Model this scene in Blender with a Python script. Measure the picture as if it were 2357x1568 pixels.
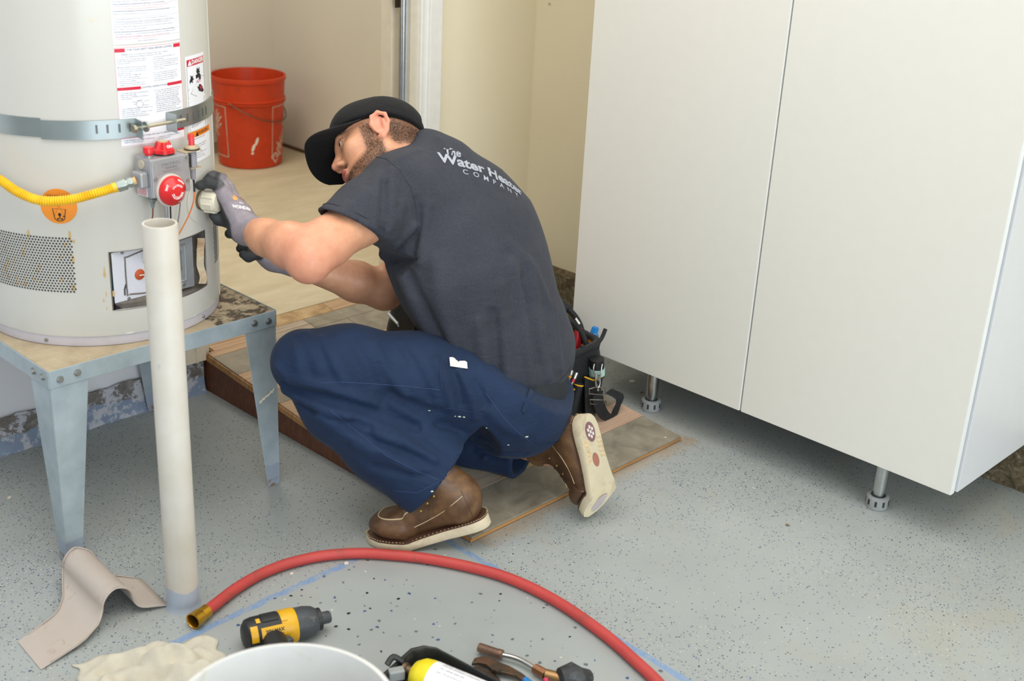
import bpy, bmesh, math, random
import numpy as np
from mathutils import Vector, Matrix
from math import radians, sin, cos, pi

# ---------------------------------------------------------------- scene, camera, light
for _o in list(bpy.data.objects):
    bpy.data.objects.remove(_o, do_unlink=True)
scene = bpy.context.scene
COL = scene.collection

YAW, PITCH, ROLL, FOCAL, CAM_H = radians(46.816), radians(22.396), radians(-2.943), 2873.7, 1.5
_f = np.array([cos(PITCH)*sin(YAW), cos(PITCH)*cos(YAW), -sin(PITCH)])
_r = np.array([cos(YAW), -sin(YAW), 0.0])
_d = np.cross(_f, _r)
CR = cos(ROLL)*_r + sin(ROLL)*_d
CD = -sin(ROLL)*_r + cos(ROLL)*_d
CF = _f
CC = np.array([0.0, 0.0, CAM_H])
cam_data = bpy.data.cameras.new('camera')
cam = bpy.data.objects.new('camera', cam_data)
COL.objects.link(cam)
cam.matrix_world = Matrix(((CR[0], -CD[0], -CF[0], 0), (CR[1], -CD[1], -CF[1], 0), (CR[2], -CD[2], -CF[2], CAM_H), (0, 0, 0, 1)))
cam_data.sensor_width = 36.0
cam_data.sensor_fit = 'HORIZONTAL'
cam_data.lens = FOCAL/2357.0*36.0
cam_data.clip_start = 0.05
cam_data.dof.use_dof = True
cam_data.dof.focus_distance = 2.96
cam_data.dof.aperture_fstop = 4.0
scene.camera = cam

world = bpy.data.worlds.new('world')
scene.world = world
world.use_nodes = True
_bg = world.node_tree.nodes['Background']
_bg.inputs[0].default_value = (0.78, 0.88, 1.0, 1)
_bg.inputs[1].default_value = 1.0

def area(name, loc, target, sx, sy, power, col):
    l = bpy.data.lights.new(name, 'AREA'); l.shape = 'RECTANGLE'
    l.size, l.size_y, l.energy, l.color = sx, sy, power, col
    o = bpy.data.objects.new(name, l); COL.objects.link(o)
    o.location = loc
    o.rotation_euler = (Vector(target)-Vector(loc)).to_track_quat('-Z', 'Y').to_euler()
    return o
# daylight coming in through the open garage door behind the camera, an overhead fill added to brighten the garage, lamp of the next room
area('garage_door_daylight', (-0.3, -3.2, 1.25), (0.3, 2.5, 0.75), 3.4, 2.2, 215, (0.84, 0.93, 1.0))
area('garage_ceiling_fill', (1.1, 1.25, 2.52), (1.1, 1.25, 0), 2.4, 2.2, 72, (1.0, 0.96, 0.90))
area('next_room_lamp', (2.0, 3.7, 2.45), (2.0, 3.7, 0), 0.9, 0.9, 34, (1.0, 0.95, 0.86))

vs = scene.view_settings
vs.view_transform = 'Standard'
vs.look = 'None'
vs.gamma = 1.0
vs.use_curve_mapping = False
vs.exposure = -0.50

# ---------------------------------------------------------------- helpers
def V(x, y, z=0.0):
    return np.array([x, y, z], float)
def unit(v):
    v = np.asarray(v, float); return v/(np.linalg.norm(v)+1e-12)
def ray(x, y):
    return CR*(x-1178.5)/FOCAL + CD*(y-784.0)/FOCAL + CF
def W(x, y, dep):            # point of the place seen at photo pixel x, y, dep metres in front of the lens
    return CC + ray(x, y)*dep
def onp(x, y, ax, val):      # the same on a plane x, y or z = val
    k = ray(x, y); return CC + k*((val-CC[ax])/k[ax])
def onz(x, y, z=0.0):
    return onp(x, y, 2, z)

def srgb(r, g, b):
    def c(v):
        v = v/255.0
        return v/12.92 if v <= 0.04045 else ((v+0.055)/1.055)**2.4
    return (c(r), c(g), c(b), 1.0)

class NT:
    """small node helper"""
    def __init__(s, name):
        s.m = bpy.data.materials.new(name); s.m.use_nodes = True
        s.t = s.m.node_tree; s.b = s.t.nodes['Principled BSDF']
        s.tc = s.t.nodes.new('ShaderNodeTexCoord')
    def n(s, typ, **kw):
        o = s.t.nodes.new(typ)
        for k, v in kw.items():
            setattr(o, k, v)
        return o
    def link(s, a, b):
        s.t.links.new(a, b)
    def mapping(s, scale=(1, 1, 1), loc=(0, 0, 0), rot=(0, 0, 0), src='Object'):
        m = s.n('ShaderNodeMapping')
        m.inputs['Scale'].default_value = scale; m.inputs['Location'].default_value = loc; m.inputs['Rotation'].default_value = rot
        s.link(s.tc.outputs[src], m.inputs['Vector']); return m.outputs[0]
    def noise(s, scale, detail=3, rough=0.55, vec=None, dist=0.0):
        n = s.n('ShaderNodeTexNoise'); n.inputs['Scale'].default_value = scale
        n.inputs['Detail'].default_value = detail; n.inputs['Roughness'].default_value = rough
        n.inputs['Distortion'].default_value = dist
        s.link(vec if vec is not None else s.tc.outputs['Object'], n.inputs['Vector']); return n.outputs['Fac']
    def ramp(s, fac, stops):
        r = s.n('ShaderNodeValToRGB'); e = r.color_ramp.elements
        while len(e) < len(stops): e.new(0.5)
        for i, (p, c) in enumerate(stops):
            e[i].position = p
            e[i].color = c if len(c) == 4 else (*c, 1)
        s.link(fac, r.inputs[0]); return r.outputs[0]
    def mix(s, fac, a, b, mode='MIX'):
        m = s.n('ShaderNodeMix', data_type='RGBA', blend_type=mode)
        for sock, v in ((m.inputs[0], fac), (m.inputs[6], a), (m.inputs[7], b)):
            if hasattr(v, 'is_linked') or hasattr(v, 'links'): s.link(v, sock)
            else: sock.default_value = v
        return m.outputs[2]
    def math(s, op, a, b=0.0, c=None):
        m = s.n('ShaderNodeMath', operation=op)
        for i, v in enumerate((a, b) if c is None else (a, b, c)):
            if hasattr(v, 'links'): s.link(v, m.inputs[i])
            else: m.inputs[i].default_value = v
        return m.outputs[0]
    def sep(s, src='Object'):
        x = s.n('ShaderNodeSeparateXYZ'); s.link(s.tc.outputs[src], x.inputs[0]); return x.outputs
    def bump(s, h, strength=0.2, dist=0.002, prev=None):
        b = s.n('ShaderNodeBump'); b.inputs['Strength'].default_value = strength; b.inputs['Distance'].default_value = dist
        s.link(h, b.inputs['Height'])
        if prev is not None: s.link(prev, b.inputs['Normal'])
        s.link(b.outputs[0], s.b.inputs['Normal']); return b.outputs[0]
    def set(s, color=None, rough=None, metal=None, spec=None):
        for k, v in (('Base Color', color), ('Roughness', rough), ('Metallic', metal), ('Specular IOR Level', spec)):
            if v is None: continue
            if hasattr(v, 'links'): s.link(v, s.b.inputs[k])
            else: s.b.inputs[k].default_value = v
        return s

_mats = {}
def simple(name, rgb, rough=0.5, metal=0.0, var=0.08, vscale=30.0, bump=0.0, bscale=200.0, dirt=None, dirt_amt=0.35, dscale=8.0, spec=None):
    """one-colour procedural material with mottling, optional grime and fine relief"""
    if name in _mats: return _mats[name]
    t = NT(name); c = srgb(*rgb)
    lo = tuple(v*(1-var) for v in c[:3])+(1,); hi = tuple(min(1, v*(1+var)) for v in c[:3])+(1,)
    col = t.ramp(t.noise(vscale, 4), [(0.3, lo), (0.7, hi)])
    if dirt is not None:
        f = t.ramp(t.noise(dscale, 6, 0.7, dist=0.6), [(0.62-0.3*dirt_amt, (0, 0, 0)), (0.78, (1, 1, 1))])
        col = t.mix(f, col, srgb(*dirt))
    t.set(col, rough, metal, spec)
    if bump: t.bump(t.noise(bscale, 3), bump, 0.001)
    _mats[name] = t.m
    return t.m

class MB:
    """collects shapes for one mesh, in world coordinates"""
    def __init__(s): s.v = []; s.f = []; s.mi = []; s.cur = 0
    def add(s, vs_, fs):
        o = len(s.v); s.v += [tuple(map(float, p)) for p in vs_]
        s.f += [tuple(i+o for i in f) for f in fs]; s.mi += [s.cur]*len(fs); return s
    def box(s, c, size, rot=None):
        x, y, z = [k/2 for k in size]
        P = [(-x, -y, -z), (x, -y, -z), (x, y, -z), (-x, y, -z), (-x, -y, z), (x, -y, z), (x, y, z), (-x, y, z)]
        if rot is not None: P = [np.asarray(rot) @ np.array(p) for p in P]
        return s.add([np.array(p)+np.asarray(c, float) for p in P], [(0, 3, 2, 1), (4, 5, 6, 7), (0, 1, 5, 4), (1, 2, 6, 5), (2, 3, 7, 6), (3, 0, 4, 7)])
    def box2(s, a, b):
        a = np.array(a, float); b = np.array(b, float); return s.box((a+b)/2, np.abs(b-a))
    def hexa(s, P):      # 8 corners, bottom ring then top ring
        return s.add(P, [(0, 3, 2, 1), (4, 5, 6, 7), (0, 1, 5, 4), (1, 2, 6, 5), (2, 3, 7, 6), (3, 0, 4, 7)])
    def prism(s, poly, dirv):     # polygon of 3D points pushed along dirv
        n = len(poly); dv = np.asarray(dirv, float); P = [np.asarray(p, float) for p in poly]
        s.add(P+[p+dv for p in P], [tuple(range(n-1, -1, -1)), tuple(range(n, 2*n))]+[(i, (i+1) % n, n+(i+1) % n, n+i) for i in range(n)]); return s
    def cyl(s, a, b, r0, r1=None, n=16, caps=True):
        r1 = r0 if r1 is None else r1
        a = np.asarray(a, float); b = np.asarray(b, float); t = unit(b-a)
        u = unit(np.cross(t, [0, 0, 1] if abs(t[2]) < .9 else [1, 0, 0])); w = np.cross(t, u)
        P = []
        for c, r in ((a, r0), (b, r1)):
            for i in range(n):
                an = 2*pi*i/n; P.append(c+r*(cos(an)*u+sin(an)*w))
        F = [(i, (i+1) % n, n+(i+1) % n, n+i) for i in range(n)]
        if caps: F += [tuple(range(n-1, -1, -1)), tuple(range(n, 2*n))]
        return s.add(P, F)
    def lathe(s, prof, org, axis=(0, 0, 1), n=32, a0=0.0, a1=2*pi, u=None):
        t = unit(axis); org = np.asarray(org, float)
        if u is None: u = unit(np.cross(t, [0, 0, 1] if abs(t[2]) < .9 else [0, 1, 0]))
        u = unit(u); w = np.cross(t, u); full = abs(a1-a0-2*pi) < 1e-6
        k = n if full else n+1; P = []
        for r, h in prof:
            for i in range(k):
                an = a0+(a1-a0)*i/n; P.append(org+t*h+r*(cos(an)*u+sin(an)*w))
        F = []
        for j in range(len(prof)-1):
            for i in range(n):
                i2 = (i+1) % k
                F.append((j*k+i, j*k+i2, (j+1)*k+i2, (j+1)*k+i))
        return s.add(P, F)
    def tube(s, pts, r, n=10, caps=True, closed=False, flat=None, up=None):
        pts = [np.asarray(p, float) for p in pts]; m = len(pts); P = []
        rs = r if hasattr(r, '__len__') else [r]*m
        tp = None; u = None
        for i in range(m):
            if closed: t = unit(pts[(i+1) % m]-pts[i-1])
            else: t = unit(pts[min(i+1, m-1)]-pts[max(i-1, 0)])
            if up is not None: u = unit(np.asarray(up, float)-t*np.dot(t, up))
            elif u is None: u = unit(np.cross(t, [0, 0, 1] if abs(t[2]) < .9 else [1, 0, 0]))
            else: u = unit(u-t*np.dot(u, t))
            w = np.cross(t, u)
            for k in range(n):
                an = 2*pi*k/n
                P.append(pts[i]+rs[i]*(cos(an)*u*(flat or 1.0)+sin(an)*w))
        F = []
        for i in range(m if closed else m-1):
            j = (i+1) % m
            F += [(i*n+k, i*n+(k+1) % n, j*n+(k+1) % n, j*n+k) for k in range(n)]
        if caps and not closed: F += [tuple(range(n-1, -1, -1)), tuple(range((m-1)*n, m*n))]
        return s.add(P, F)
    def ribbon(s, pts, width_vec, thick_vec):     # flat strap along pts, vectors may be per point
        m = len(pts); P = []
        for i, p in enumerate(pts):
            w = np.asarray(width_vec[i] if np.ndim(width_vec) == 2 else width_vec, float)/2
            h = np.asarray(thick_vec[i] if np.ndim(thick_vec) == 2 else thick_vec, float)
            p = np.asarray(p, float); P += [p-w, p+w, p+w+h, p-w+h]
        F = [(3, 2, 1, 0), (4*m-4, 4*m-3, 4*m-2, 4*m-1)]
        for i in range(m-1):
            F += [(4*i+k, 4*i+(k+1) % 4, 4*i+4+(k+1) % 4, 4*i+4+k) for k in range(4)]
        return s.add(P, F)
    def grid(s, fn, nu, nv, closed_u=False):
        P = [fn(i/(nu if closed_u else nu-1), j/(nv-1)) for j in range(nv) for i in range(nu)]
        F = []
        for j in range(nv-1):
            for i in range(nu if closed_u else nu-1):
                i2 = (i+1) % nu; F.append((j*nu+i, j*nu+i2, (j+1)*nu+i2, (j+1)*nu+i))
        return s.add(P, F)
    def sph(s, c, r, n=16, m=10, R=None):
        c = np.asarray(c, float); r = np.array(r if hasattr(r, '__len__') else [r]*3, float)
        def fn(u, v):
            th = v*pi; q = r*np.array([sin(th)*cos(2*pi*u), sin(th)*sin(2*pi*u), cos(th)])
            return c+(np.asarray(R) @ q if R is not None else q)
        return s.grid(fn, n, m, True)

BASE = {}
def obj(name, mb, mat, parent=None, smooth=35, bevel=0.0, bseg=2):
    me = bpy.data.meshes.new(name)
    off = BASE.get(parent.name, V(0, 0, 0)) if parent is not None else V(0, 0, 0)
    vv = np.array(mb.v, float)-off
    me.from_pydata([tuple(p) for p in vv], [], mb.f)
    mats = mat if isinstance(mat, (list, tuple)) else [mat]
    for m_ in mats: me.materials.append(m_)
    if len(mats) > 1: me.polygons.foreach_set('material_index', mb.mi)
    me.validate()
    bm = bmesh.new(); bm.from_mesh(me); bmesh.ops.remove_doubles(bm, verts=bm.verts, dist=1e-6)
    bmesh.ops.recalc_face_normals(bm, faces=bm.faces); bm.to_mesh(me); bm.free()
    if smooth:
        me.polygons.foreach_set('use_smooth', [True]*len(me.polygons))
        me.set_sharp_from_angle(angle=radians(smooth))
    o = bpy.data.objects.new(name, me); COL.objects.link(o)
    if parent is not None: o.parent = parent
    BASE[o.name] = off
    if bevel:
        b = o.modifiers.new('bevel', 'BEVEL'); b.width = bevel; b.segments = bseg; b.limit_method = 'ANGLE'; b.angle_limit = radians(40)
    return o
def tag(o, label=None, cat=None, group=None, kind=None):
    if label: o['label'] = label
    if cat: o['category'] = cat
    if group: o['group'] = group
    if kind: o['kind'] = kind
    return o
def thing(name, base, label, cat, group=None):
    o = bpy.data.objects.new(name, None); COL.objects.link(o); o.location = tuple(map(float, base)); o.empty_display_size = 0.05
    BASE[o.name] = np.asarray(base, float); return tag(o, label, cat, group)
def solo(o, base=None):
    """put the origin of a one-mesh thing at its base"""
    n = len(o.data.vertices); a = np.empty(n*3); o.data.vertices.foreach_get('co', a); a = a.reshape(-1, 3)
    b = np.asarray(base, float) if base is not None else V((a[:, 0].min()+a[:, 0].max())/2, (a[:, 1].min()+a[:, 1].max())/2, a[:, 2].min())
    o.data.vertices.foreach_set('co', (a-b).ravel()); o.location = tuple(b); BASE[o.name] = b; o.data.update(); return o

def cr(pts, n=8, closed=False):
    """Catmull-Rom through 3D points"""
    P = [np.asarray(p, float) for p in pts]; m = len(P); out = []
    rng = range(m) if closed else range(m-1)
    for i in rng:
        if closed: a, b, c, d = P[i-1], P[i], P[(i+1) % m], P[(i+2) % m]
        else: a, b, c, d = P[max(i-1, 0)], P[i], P[i+1], P[min(i+2, m-1)]
        for k in range(n):
            t = k/n
            out.append(0.5*((2*b)+(-a+c)*t+(2*a-5*b+4*c-d)*t*t+(-a+3*b-3*c+d)*t**3))
    if not closed: out.append(P[-1])
    return out

def text_mesh(body, size=0.02, align='CENTER', res=2, spacing=1.0, line=1.0, bold=0.0):
    """flat lettering as (verts, faces) in its own x, y plane"""
    cu = bpy.data.curves.new('lettering', 'FONT'); cu.body = body; cu.size = size; cu.align_x = align; cu.align_y = 'CENTER'
    cu.resolution_u = res; cu.space_character = spacing; cu.space_line = line; cu.offset = bold
    o = bpy.data.objects.new('lettering', cu); COL.objects.link(o)
    dg = bpy.context.evaluated_depsgraph_get(); me = bpy.data.meshes.new_from_object(o.evaluated_get(dg))
    vv = [tuple(v.co) for v in me.vertices]; ff = [tuple(p.vertices) for p in me.polygons]
    bpy.data.objects.remove(o, do_unlink=True); bpy.data.curves.remove(cu); bpy.data.meshes.remove(me)
    return vv, ff
# ---------------------------------------------------------------- materials of the setting
def mat_floor():
    t = NT('epoxy_floor'); x, y, z = t.sep()
    big = t.noise(1.6, 4, 0.6)
    base = t.ramp(big, [(0.3, srgb(152, 157, 156)), (0.7, srgb(169, 174, 173))])
    # bay with the blue border carries larger and sparser flakes
    inx = t.math('LESS_THAN', x, 1.69); iny = t.math('LESS_THAN', y, 1.83); bay = t.math('MULTIPLY', inx, iny)
    def flakes(scale, thr, seed, dens_scale, dens_lo):
        vec = t.mapping((scale, scale, scale), (seed, seed*1.7, 0.37))
        vo = t.n('ShaderNodeTexVoronoi'); vo.inputs['Scale'].default_value = 1.0; vo.inputs['Randomness'].default_value = 1.0
        wob = t.n('ShaderNodeVectorMath', operation='ADD')
        nz = t.n('ShaderNodeTexNoise'); nz.inputs['Scale'].default_value = 2.6; t.link(vec, nz.inputs['Vector'])
        t.link(vec, wob.inputs[0]); sc = t.n('ShaderNodeVectorMath', operation='SCALE'); sc.inputs['Scale'].default_value = 0.45
        t.link(nz.outputs['Color'], sc.inputs[0]); t.link(sc.outputs[0], wob.inputs[1]); t.link(wob.outputs[0], vo.inputs['Vector'])
        s_ = t.n('ShaderNodeSeparateColor'); t.link(vo.outputs['Color'], s_.inputs[0])
        rad = t.math('MULTIPLY', s_.outputs[0], thr)
        m = t.math('LESS_THAN', vo.outputs['Distance'], rad)
        keep = t.math('LESS_THAN', s_.outputs[1], t.ramp(t.noise(dens_scale, 3), [(0.40, (dens_lo,)*3), (0.70, (0.72,)*3)]))
        m = t.math('MULTIPLY', m, keep)
        col = t.n('ShaderNodeValToRGB'); col.color_ramp.interpolation = 'CONSTANT'; e = col.color_ramp.elements
        stops = [(0.0, srgb(30, 36, 46)), (0.50, srgb(66, 88, 126)), (0.62, srgb(96, 102, 106)), (0.76, srgb(212, 206, 190))]
        while len(e) < len(stops): e.new(0.5)
        for i, (p, c) in enumerate(stops): e[i].position = p; e[i].color = c
        t.link(s_.outputs[2], col.inputs[0]); return m, col.outputs[0]
    m1, c1 = flakes(158, 0.33, 3.1, 1.9, 0.10)
    m2, c2 = flakes(64, 0.29, 8.4, 2.5, 0.22)
    m3, c3 = flakes(240, 0.42, 5.5, 1.4, 0.08)
    out_ = t.math('SUBTRACT', 1.0, bay)
    col = t.mix(t.math('MULTIPLY', m3, out_), base, c3)
    col = t.mix(t.math('MULTIPLY', m1, out_), col, c1)
    col = t.mix(t.math('MULTIPLY', m2, bay), col, c2)
    col = t.mix(t.math('MULTIPLY', t.math('MULTIPLY', m1, bay), t.math('GREATER_THAN', big, 0.55)), col, c1)
    # worn blue border line of the bay
    def band(co, at_, other, lim):
        wob = t.math('MULTIPLY', t.math('SUBTRACT', t.noise(14, 4), 0.5), 0.02)
        dd = t.math('ABSOLUTE', t.math('ADD', t.math('SUBTRACT', co, at_), wob))
        m = t.math('LESS_THAN', dd, 0.0085); return t.math('MULTIPLY', m, t.math('LESS_THAN', other, lim))
    bl = t.math('MAXIMUM', band(y, 1.832, x, 1.70), band(x, 1.692, y, 1.84))
    bl = t.math('MULTIPLY', bl, t.ramp(t.noise(55, 5, 0.7), [(0.36, (0.1,)*3), (0.54, (1,)*3)]))
    col = t.mix(t.math('MULTIPLY', bl, 0.78), col, srgb(112, 148, 196))
    # sandy dust and stains
    dust = t.ramp(t.noise(3.1, 6, 0.65, dist=0.8), [(0.56, (0, 0, 0)), (0.80, (1, 1, 1))])
    col = t.mix(t.math('MULTIPLY', dust, 0.42), col, srgb(176, 160, 132))
    # sawdust trodden along the foot of the ramp
    rb_ = t.math('MULTIPLY', t.math('GREATER_THAN', x, 1.74), t.math('LESS_THAN', x, 2.54))
    sw = t.ramp(t.math('ADD', t.math('ABSOLUTE', t.math('SUBTRACT', y, 1.705)), t.math('MULTIPLY', t.math('SUBTRACT', t.noise(20, 5), 0.5), 0.06)), [(0.0, (1,)*3), (0.045, (0,)*3)])
    col = t.mix(t.math('MULTIPLY', t.math('MULTIPLY', sw, rb_), 0.55), col, srgb(158, 132, 100))
    scr = t.ramp(t.noise(26, 6, 0.75, t.mapping((1, 6, 1), rot=(0, 0, 0.7))), [(0.70, (0, 0, 0)), (0.76, (1, 1, 1))])
    col = t.mix(t.math('MULTIPLY', scr, 0.25), col, srgb(205, 204, 198))
    t.set(col, t.ramp(t.noise(6, 5), [(0.3, (0.38,)*3), (0.7, (0.58,)*3)]), 0.0, 0.4)
    t.bump(t.noise(60, 4), 0.06, 0.001)
    return t.m
def mat_concrete(name, c1, c2, c3, paint=None, scale=22):
    t = NT(name); n = t.noise(scale, 8, 0.75, dist=0.6)
    col = t.ramp(n, [(0.30, srgb(*c1)), (0.5, srgb(*c2)), (0.68, srgb(*c3))])
    vo = t.n('ShaderNodeTexVoronoi'); vo.inputs['Scale'].default_value = 60; t.link(t.tc.outputs['Object'], vo.inputs['Vector'])
    col = t.mix(t.ramp(vo.outputs['Distance'], [(0.0, (0.0,)*3), (0.5, (0.5,)*3)]), col, srgb(*c1))
    if paint:
        x, y, z = t.sep()
        lim = t.math('ADD', 0.048, t.math('MULTIPLY', t.math('SUBTRACT', t.noise(9, 4), 0.5), 0.09))
        f = t.math('LESS_THAN', z, lim); col = t.mix(t.math('MULTIPLY', f, 0.92), col, srgb(*paint))
        wh = t.ramp(t.noise(11, 7, 0.75, t.mapping(loc=(3, 1, 0))), [(0.52, (0, 0, 0)), (0.57, (1, 1, 1))]); col = t.mix(wh, col, srgb(196, 196, 204))
        ru = t.ramp(t.noise(7, 6, 0.7, t.mapping(loc=(9, 4, 2))), [(0.60, (0, 0, 0)), (0.66, (1, 1, 1))])
        ru = t.math('MULTIPLY', ru, t.math('LESS_THAN', x, 1.45)); col = t.mix(ru, col, srgb(150, 92, 48))
    t.set(col, 0.9); t.bump(n, 0.7, 0.01); return t.m
def mat_wall(name, rgb, rough=0.75, marks=None):
    t = NT(name); col = t.ramp(t.noise(3, 3), [(0.3, tuple(v*0.97 for v in srgb(*rgb)[:3])), (0.7, srgb(*rgb)[:3])])
    if marks:
        f = t.ramp(t.noise(28, 3, 0.5), [(0.76, (0, 0, 0)), (0.80, (1, 1, 1))]); col = t.mix(t.math('MULTIPLY', f, 0.6), col, srgb(*marks))
    t.set(col, rough); t.bump(t.noise(220, 2), 0.10, 0.001); return t.m
M_FLOOR = mat_floor()
M_WHITEWALL = mat_wall('white_wall_paint', (226, 226, 230))
M_CREAM = mat_wall('cream_wall_paint', (240, 229, 200), 0.7, (170, 120, 60))
M_STORE = mat_wall('store_wall_paint', (216, 211, 198))
M_TRIM = simple('white_trim_paint', (238, 236, 230), 0.4, var=0.03, dirt=(200, 180, 150), dirt_amt=-0.15, dscale=40)
M_CEIL = simple('ceiling_paint', (236, 235, 230), 0.8, var=0.02)
M_CONC_L = mat_concrete('painted_footing', (96, 90, 84), (142, 136, 130), (186, 184, 182), (138, 154, 178))
M_CONC_R = mat_concrete('bare_footing', (62, 50, 32), (138, 122, 92), (188, 176, 148), scale=46)
def mat_storefloor():
    t = NT('store_floor_concrete'); n = t.noise(5, 6, 0.65, t.mapping((1, 3.2, 1), rot=(0, 0, 0.8)), 0.5)
    col = t.ramp(n, [(0.3, srgb(186, 174, 146)), (0.55, srgb(200, 188, 160)), (0.75, srgb(208, 198, 172))])
    f = t.ramp(t.noise(9, 3), [(0.77, (0, 0, 0)), (0.8, (1, 1, 1))]); col = t.mix(f, col, srgb(150, 118, 70))
    t.set(col, 0.75); return t.m
M_SFLOOR = mat_storefloor()

# ---------------------------------------------------------------- the room shell
XR, YB = 3.008, 2.790           # faces of the right and the back wall
FX, FY = 2.945, 2.775           # faces of their concrete footings
DX0, DX1 = 1.735, 2.445         # door opening
SF = 0.128                      # level of the next room's floor
def structure(name, mb, mat, parent=None, smooth=0, **kw):
    o = obj(name, mb, mat, parent, smooth, **kw)
    if parent is None: o['kind'] = 'structure'
    return o
floor = structure('floor', MB().box2((-3.6, -3.7, -0.1), (3.1, 2.86, 0.0)), M_FLOOR)
wall_back = structure('wall_back', MB().box2((-3.6, YB, 0.0), (DX0-0.075, YB+0.10, 2.6)), M_WHITEWALL)
wall_back_right = structure('wall_back_right', MB().box2((DX1+0.06, YB, 0.0), (3.25, YB+0.10, 2.6)), M_CREAM)
structure('wall_back_top', MB().box2((DX0-0.075, YB, 2.12), (DX1+0.06, YB+0.10, 2.6)), M_WHITEWALL)
wall_right = structure('wall_right', MB().box2((XR, -3.7, 0.0), (XR+0.1, YB, 2.6)), M_CREAM)
structure('wall_left', MB().box2((-3.7, -3.7, 0), (-3.6, 2.9, 2.6)), M_WHITEWALL)
structure('wall_front', MB().box2((-3.6, -3.7, 0), (-2.1, -3.6, 2.6)).box2((1.5, -3.7, 0), (3.1, -3.6, 2.6)).box2((-2.1, -3.7, 2.4), (1.5, -3.6, 2.6)), M_WHITEWALL)
structure('ceiling', MB().box2((-3.7, -3.7, 2.6), (3.4, 4.8, 2.7)), M_CEIL)
# rough footings under both walls, built as bumpy strips
def footing(name, p0, p1, out, h, mat, amp, parent):
    rnd = random.Random(5); p0 = np.asarray(p0); p1 = np.asarray(p1); n = max(8, int(np.linalg.norm(p1-p0)/0.022)); m = 7
    def fn(u, v):
        a = rnd.uniform(-1, 1)*amp if 0 < u < 1 else 0
        zz = v*h + (rnd.uniform(-.004, .004) if v == 1 else 0)
        flare = 0.010*max(0, 1-v*4)
        return p0+(p1-p0)*u+np.asarray(out)*(a+flare)+V(0, 0, zz)
    mb = MB().grid(fn, n, m)
    hl = h-.005; mb.add([p0+V(0, 0, hl), p1+V(0, 0, hl), p1+V(0, 0, hl)-np.asarray(out)*0.1, p0+V(0, 0, hl)-np.asarray(out)*0.1], [(0, 1, 2, 3)])
    return obj(name, mb, mat, parent, 80)
footing('concrete_footing', V(-3.6, FY, 0), V(DX0-0.018, FY, 0), (0, -1, 0), 0.096, M_CONC_L, 0.004, wall_back)
footing('concrete_footing', V(2.5, FY, 0), V(3.0, FY, 0), (0, -1, 0), 0.13, M_CONC_R, 0.006, wall_back_right)
footing('concrete_footing', V(FX, -3.6, 0), V(FX, FY+0.02, 0), (-1, 0, 0), 0.136, M_CONC_R, 0.010, wall_right)
# next room
structure('floor_far', MB().box2((0.4, YB+0.07, 0.0), (3.4, 4.8, SF)), M_SFLOOR)
structure('wall_far', MB().box2((0.4, 4.585, SF), (3.3, 4.7, 2.6)), M_STORE)
structure('wall_far_right', MB().box2((3.262, YB+0.10, SF), (3.4, 4.585, 2.6)), M_STORE)
structure('wall_far_left', MB().box2((0.3, YB+0.10, SF), (0.4, 4.7, 2.6)), M_STORE)
structure('baseboard_far', MB().box2((0.4, 4.578, SF), (3.262, 4.585, SF+0.05)), simple('far_baseboard', (176, 156, 128), 0.7))
structure('baseboard_far_right', MB().box2((3.255, 2.9, SF), (3.262, 4.578, SF+0.013)), simple('dark_gap', (92, 70, 44), 0.8))
# door frame: jambs, stepped casing, metal weather strip
M_JAMB = simple('jamb_paint', (214, 204, 184), 0.5, var=0.04, dirt=(190, 160, 120), dirt_amt=-0.1, dscale=24)
structure('door_1', MB().box2((DX1+0.018, YB-0.012, SF-0.01), (DX1+0.052, YB+0.115, 2.09)).box2((DX1+0.002, YB+0.055, SF), (DX1+0.02, YB+0.105, 2.09)), M_JAMB, bevel=0.002)
tr = structure('trim_1', MB().box2((DX1+0.050, YB-0.020, 0.14), (DX1+0.088, YB, 2.14)).box2((DX1+0.046, YB-0.026, 0.14), (DX1+0.056, YB, 2.14)).box2((DX1+0.078, YB-0.030, 0.14), (DX1+0.128, YB, 2.14)), M_TRIM, bevel=0.003)
structure('trim_2', MB().box2((DX0-0.075, YB-0.022, 0.096), (DX0-0.012, YB, 2.14)).box2((DX0-0.014, YB-0.012, 0.10), (DX0+0.004, YB+0.10, 2.14)).box2((DX0-0.046, YB-0.026, 0.096), (DX0-0.040, YB, 2.14)), simple('old_cream_trim', (226, 214, 190), 0.5, var=0.04, dirt=(150, 88, 44), dirt_amt=0.14, dscale=26), bevel=0.002)
structure('trim_3', MB().box2((DX0-0.075, YB-0.022, 2.08), (DX1+0.128, YB, 2.14)), M_TRIM, bevel=0.003)
M_ALU = simple('bright_aluminium', (206, 210, 216), 0.22, 1.0, var=0.05)
ws = structure('trim_4', MB().box2((DX1-0.002, YB+0.012, SF), (DX1+0.018, YB+0.018, 2.09)).cyl((DX1+0.006, YB+0.008, SF), (DX1+0.006, YB+0.008, 2.09), 0.006, n=10).cyl((DX1+0.016, YB+0.006, SF), (DX1+0.016, YB+0.006, 2.09), 0.004, n=8), M_ALU, smooth=40)
obj('strike_plate', MB().box2((DX1-0.014, YB+0.020, 0.997), (DX1+0.002, YB+0.024, 1.08)), simple('dark_bronze', (58, 42, 24), 0.45, 0.7), ws, 0, bevel=0.001)
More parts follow.
